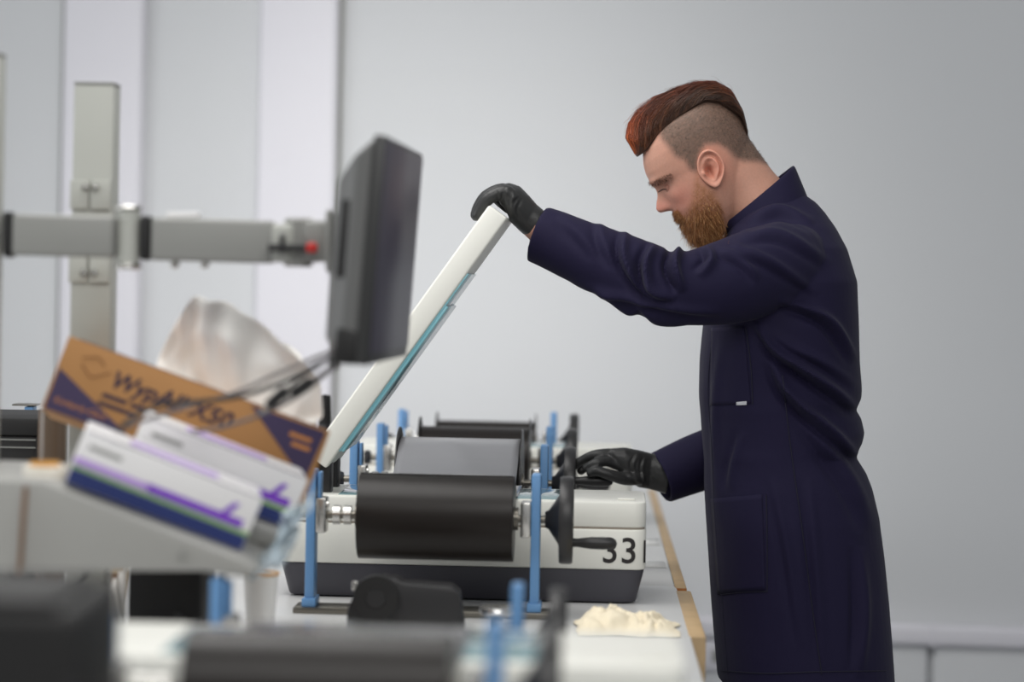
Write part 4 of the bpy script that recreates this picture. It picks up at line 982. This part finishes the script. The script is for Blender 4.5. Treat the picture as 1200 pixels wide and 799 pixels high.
cm.raw(*limb(SL, 40, inner=0.84, seg=36))
SR = [(935, 306, 4.59, .066), (932, 312, 4.65, .079), (942, 370, 4.70, .078), (946, 450, 4.735, .068), (940, 492, 4.74, .066), (905, 510, 4.73, .064), (860, 527, 4.71, .060), (815, 543, 4.685, .056), (773, 560, 4.665, .0505)]
cm.raw(*limb(SR, 44, inner=0.84, seg=36))
coat = to_man(cm).build('coat', 'coat', man, angle=180)
baked(coat, [('REMESH', {'mode': 'VOXEL', 'voxel_size': 0.0030}), ('SMOOTH', {'factor': 0.5, 'iterations': 10})])
def folds(o, F):
    """raise real folds along lines drawn on the cloth"""
    me = o.data; V = cos_of(me); N = nor_of(me)
    for pts, amp, wd in F:
        x, y = proj(V + np.array(MO)); pp = np.array(smooth_path(pts, 40)); best = np.full(len(V), 1e9); sg_ = np.zeros(len(V)); al = np.zeros(len(V))
        for i in range(len(pp) - 1):
            a, e_ = pp[i], pp[i + 1] - pp[i]; L2 = e_ @ e_ + 1e-9
            t = np.clip(((x - a[0]) * e_[0] + (y - a[1]) * e_[1]) / L2, 0, 1); dx, dy = x - a[0] - t * e_[0], y - a[1] - t * e_[1]; d = np.hypot(dx, dy)
            m_ = d < best; best[m_] = d[m_]; sg_[m_] = np.sign(e_[0] * dy - e_[1] * dx)[m_]; al[m_] = ((i + t) / (len(pp) - 1))[m_]
        env = np.clip(np.sin(math.pi * np.clip(al, 0, 1)), 0, 1) ** 0.8 * np.where((al <= 0.001) | (al >= 0.999), 0, 1)
        near = sstep(0.35, -0.15, N[:, 1])
        sd_ = best * sg_
        prof = np.exp(-(sd_ / wd) ** 2) - 0.75 * np.exp(-((sd_ - 1.5 * wd) / (0.8 * wd)) ** 2)
        V = V + N * (amp * prof * env * near)[:, None]
    set_cos(me, V)
folds(coat, [
    ([(912, 352), (945, 362), (975, 380), (1003, 424)], 0.0181, 5.5), ([(886, 378), (907, 408), (938, 430), (973, 455), (1004, 480)], 0.0235, 6.0),
    ([(905, 420), (918, 452), (946, 482), (979, 511), (1006, 536)], 0.0235, 6.0), ([(900, 385), (925, 405), (965, 425), (1004, 452)], 0.0090, 5.5),
    ([(930, 470), (965, 520), (1000, 570), (1022, 620)], 0.0109, 8.5), ([(1008, 640), (1012, 720), (1007, 795)], 0.0109, 6.8), ([(948, 560), (956, 660), (966, 790)], 0.0072, 6.0),
    ([(848, 395), (840, 450), (838, 520), (842, 620)], 0.0054, 5.5), ([(872, 505), (860, 545), (856, 575)], 0.0054, 5.5), ([(905, 560), (922, 640), (940, 760)], 0.0054, 5.5),
    ([(838, 292), (868, 304), (890, 328)], 0.0090, 5.5), ([(856, 286), (905, 308), (960, 345)], 0.0090, 5.5), ([(866, 276), (915, 275), (975, 310)], 0.0090, 6.0), ([(872, 262), (912, 246), (955, 262)], 0.0109, 5.5),
    ([(797, 290), (789, 312), (800, 342)], 0.0254, 5.5), ([(768, 286), (757, 310), (764, 338), (792, 350)], 0.0235, 5.5), ([(733, 270), (731, 300), (748, 332), (780, 356)], 0.0181, 5.5),
    ([(826, 288), (833, 305), (818, 324)], 0.0145, 5.5), ([(702, 258), (708, 285), (722, 312)], 0.0072, 6.0), ([(668, 330), (720, 345), (800, 362), (850, 366)], 0.0090, 5.5), ([(696, 338), (728, 362), (750, 366)], 0.0112, 5.5), ([(745, 352), (770, 376), (805, 384)], 0.0075, 5.5), ([(655, 252), (680, 275), (700, 300)], 0.0054, 6.8)])
baked(coat, [('SMOOTH', {'factor': 0.5, 'iterations': 7})])
cbv = BVHTree.FromPolygons([Vector(v) for v in cos_of(coat.data)], [tuple(p.vertices) for p in coat.data.polygons])
def on_coat(px, py, off):
    o_ = Vector((0, 0, CAM_H)); d = (P(px, py, 1.0) - o_).normalized()
    h = cbv.ray_cast(o_ + d * 3.5 - MO, d)
    return (h[0] - d * off) if h[0] else (P(px, py, 4.3) - MO)
def patch(name, quad, off=0.0006, n=18, m='coat'):
    """cloth piece lying on the coat, corners in order"""
    vs_, fs_ = [], []; q = [Vector(p) for p in quad]
    for i in range(n + 1):
        for j in range(n + 1):
            s, t = i / n, j / n; p = (q[0] * (1 - s) + q[1] * s) * (1 - t) + (q[3] * (1 - s) + q[2] * s) * t; vs_.append(on_coat(p.x, p.y, off))
    for i in range(n):
        for j in range(n): a = i * (n + 1) + j; fs_.append((a, a + 1, a + n + 2, a + n + 1))
    o = MB().raw(vs_, fs_).build(name, m, man, angle=180, fix=False); baked(o, [('SOLIDIFY', {'thickness': 0.0018, 'offset': 0})]); return o
patch('chest_pocket', [(834, 384), (872, 382), (880, 473), (832, 475)])
patch('hip_pocket', [(833, 584), (893, 579), (897, 692), (841, 696)])
lb = patch('pocket_label', [(863, 471), (875, 470), (875, 474.5), (863, 475)], 0.0018, 4, 'coat_label')
def seam(pts, name='seam', r=0.0011, m='coat_thread'):
    MB().tube([on_coat(x, y, 0.0006) for x, y in smooth_path(pts, 40)], r, 6).build(name, m, man)
seam([(917, 440), (926, 520), (940, 620), (953, 720), (963, 790)]); seam([(835, 388), (830, 455), (834, 520), (838, 600), (846, 700), (853, 790)])
seam([(846, 786), (900, 789), (960, 787), (1038, 786)])
seam([(874, 384), (880, 430), (882, 474)]); seam([(898, 580), (899, 640), (899, 693)]); seam([(843, 697), (870, 694), (899, 693)])
# stand collar
vs_, fs_ = [], []; nc = 56
for ti, tt in enumerate(np.linspace(0, 1, 7)):
    bk0, fr0 = np.array([946, 236]) * (1 - tt) + np.array([929, 194]) * tt, np.array([862, 290]) * (1 - tt) + np.array([845, 264]) * tt
    cc, hh = (bk0 + fr0) / 2, (bk0 - fr0) / 2; wb = (0.095 * (1 - tt) + 0.070 * tt)
    for k in range(nc):
        q = 2 * math.pi * k / nc; p = cc + hh * math.cos(q)
        bow = math.sin(math.pi * tt) * 0.004
        nx_ = 5 * math.sin(q) ** 2 * (1 - tt)
        vs_.append(plane_pt(p[0] + nx_, p[1] + nx_ + 10 * math.sin(q) ** 2 * (1 - tt), (wb + bow) * math.sin(q) / KM) - MO)
for i in range(6):
    for k in range(nc): a, b = i * nc + k, i * nc + (k + 1) % nc; fs_.append((a, b, b + nc, a + nc))
o = MB().raw(vs_, fs_).build('collar', 'coat', man, angle=180); baked(o, [('SOLIDIFY', {'thickness': 0.006, 'offset': 0}), ('SUBSURF', {'levels': 1})])

# --- trousers and shoes
hx_ = P(940, 760, YM).x
for yy in (-0.1, 0.1):
    m = to_man(MB().raw(*loft([(Vector((hx_ + dx, YM + yy, z)), (r, 0, 0), (0, r * 0.95, 0)) for z, r, dx in ((0.80, .100, .01), (0.6, .092, 0), (0.45, .082, 0), (0.25, .075, .01), (0.07, .078, .01))], 2.2, 32)))
    m.build('trouser_leg', 'trousers', man)
    prof = [(-0.19, .020, .035), (-0.15, .050, .055), (-0.08, .055, .075), (0.0, .046, .085), (0.06, .045, .095), (0.09, .030, .085)]
    m = to_man(MB().raw(*loft([(Vector((hx_ + dx, YM + yy, h_ / 2 + 0.002)), (0, 0, h_ / 2), (0, w_, 0)) for dx, w_, h_ in prof], 2.6, 24))); m.build('shoe', 'shoe', man)

# --- gloved hands
def glove(name, palm, fingers, voxel=0.0022, band=None):
    g_ = MB()
    g_.raw(*loft([(P(x, y, Y), Vector(ax), Vector(by)) for x, y, Y, ax, by in palm], 2.4, 28))
    for ch in fingers:
        pts = smooth_path([tuple(P(*c[:3])) + (c[3],) for c in ch], 16)
        t_ = (pts[-1] - pts[-2])[:3]; t_ /= np.linalg.norm(t_); r = pts[-1][3]
        tip = [np.append(pts[-1][:3] + t_ * r * a, r * b) for a, b in ((0.35, 0.92), (0.65, 0.72), (0.88, 0.40), (0.97, 0.12))]
        g_.tube([Vector(p[:3]) for p in pts] + [Vector(p[:3]) for p in tip], [p[3] for p in pts] + [p[3] for p in tip], 16)
    o = to_man(g_).build(name, 'glove', man, angle=180)
    baked(o, [('REMESH', {'mode': 'VOXEL', 'voxel_size': voxel}), ('SMOOTH', {'factor': 0.5, 'iterations': 3})]); return o
def pv(dx, dy, Y): return (RV * dx - UV * dy) * (Y / F_PX)
YL = 4.297
palm = [(630, 264, YL, pv(8.5, -16.5, YL), (0, .031, 0)), (620, 256, YL, pv(9.0, -16.5, YL), (0, .031, 0)), (611, 246.5, YL, pv(9.0, -17.5, YL), (0, .037, 0)), (603, 238.5, YL, pv(6, -20.5, YL), (0, .042, 0)), (596, 234, YL, pv(0, -20, YL), (0, .043, 0)), (588, 231, YL, pv(-3, -13, YL), (0, .040, 0)), (583, 231, YL, pv(-3, -8, YL), (0, .034, 0))]
fg = []
for i, (dy, ox, oy, r) in enumerate(((-0.033, 1.5, 0.5, .0125), (-0.011, 0, -0.5, .0132), (0.011, -0.5, -1.0, .0132), (0.033, 0.5, -0.5, .0126))):
    fg.append([(602, 234, YL + dy, r), (591 + ox, 224 + oy, YL + dy, r), (572 + ox, 231 + oy, YL + dy, r * .98), (562.5 + ox, 242.5 + oy * .5, YL + dy, r * .90), (558.5 + ox * .6, 252, YL + dy, r * .85)])
fg.append([(612, 250, YL + .030, .014), (603, 246, YL + .045, .013), (594, 241, YL + .054, .012), (584, 234, YL + .056, .0105)])
gl = glove('glove', palm, fg)
folds(gl, [([(612, 232), (606, 246), (612, 262)], -.0012, 2.0), ([(596, 218), (592, 232), (596, 246)], .0012, 2.2), ([(585, 222), (587, 234)], .001, 1.8), ([(603, 222), (600, 240), (602, 254)], .001, 2.0)])
YR = 4.645
palm = [(784, 557, YR + .016, pv(4, -22, YR), (0, .028, 0)), (772, 554, YR + .012, pv(3, -21.5, YR), (0, .024, 0)), (762, 552, YR + .010, pv(2, -21, YR), (0, .019, 0)), (748, 549, YR, pv(0, -22, YR), (0, .018, 0)), (734, 543, YR - .002, pv(-2, -19, YR), (0, .019, 0)), (722, 538, YR - .002, pv(-4, -13, YR), (0, .017, 0)), (716, 536, YR - .002, pv(-4, -8, YR), (0, .012, 0))]
fg = [[(735, 540, YR + .002, .011), (720, 532, YR, .0108), (697, 533, YR - .004, .0098), (681, 540, YR + .004, .0090), (674, 546, YR + .010, .0082)],
      [(730, 548, YR - .006, .011), (714, 541, YR - .012, .0104), (700, 542, YR - .020, .0096), (691, 546, YR - .020, .0088), (687, 548, YR - .018, .0080)],
      [(738, 536, YR + .010, .010), (722, 533, YR + .016, .0102), (700, 537, YR + .022, .0094), (687, 546, YR + .022, .0088), (681, 552, YR + .020, .0080)],
      [(742, 534, YR + .014, .009), (726, 536, YR + .028, .0092), (706, 541, YR + .036, .0084), (696, 549, YR + .036, .0078), (691, 554, YR + .034, .0070)],
      [(752, 560, YR - .006, .014), (732, 561, YR - .020, .0125), (714, 556, YR - .030, .0108), (700, 552, YR - .030, .0096), (692, 554, YR - .026, .0085)]]
gr = glove('glove', palm, fg)
folds(gr, [([(748, 532), (742, 546), (748, 566)], .0012, 2.2), ([(757, 534), (753, 550), (758, 570)], .0012, 2.0), ([(722, 545), (738, 556), (752, 566)], .0015, 2.5)])
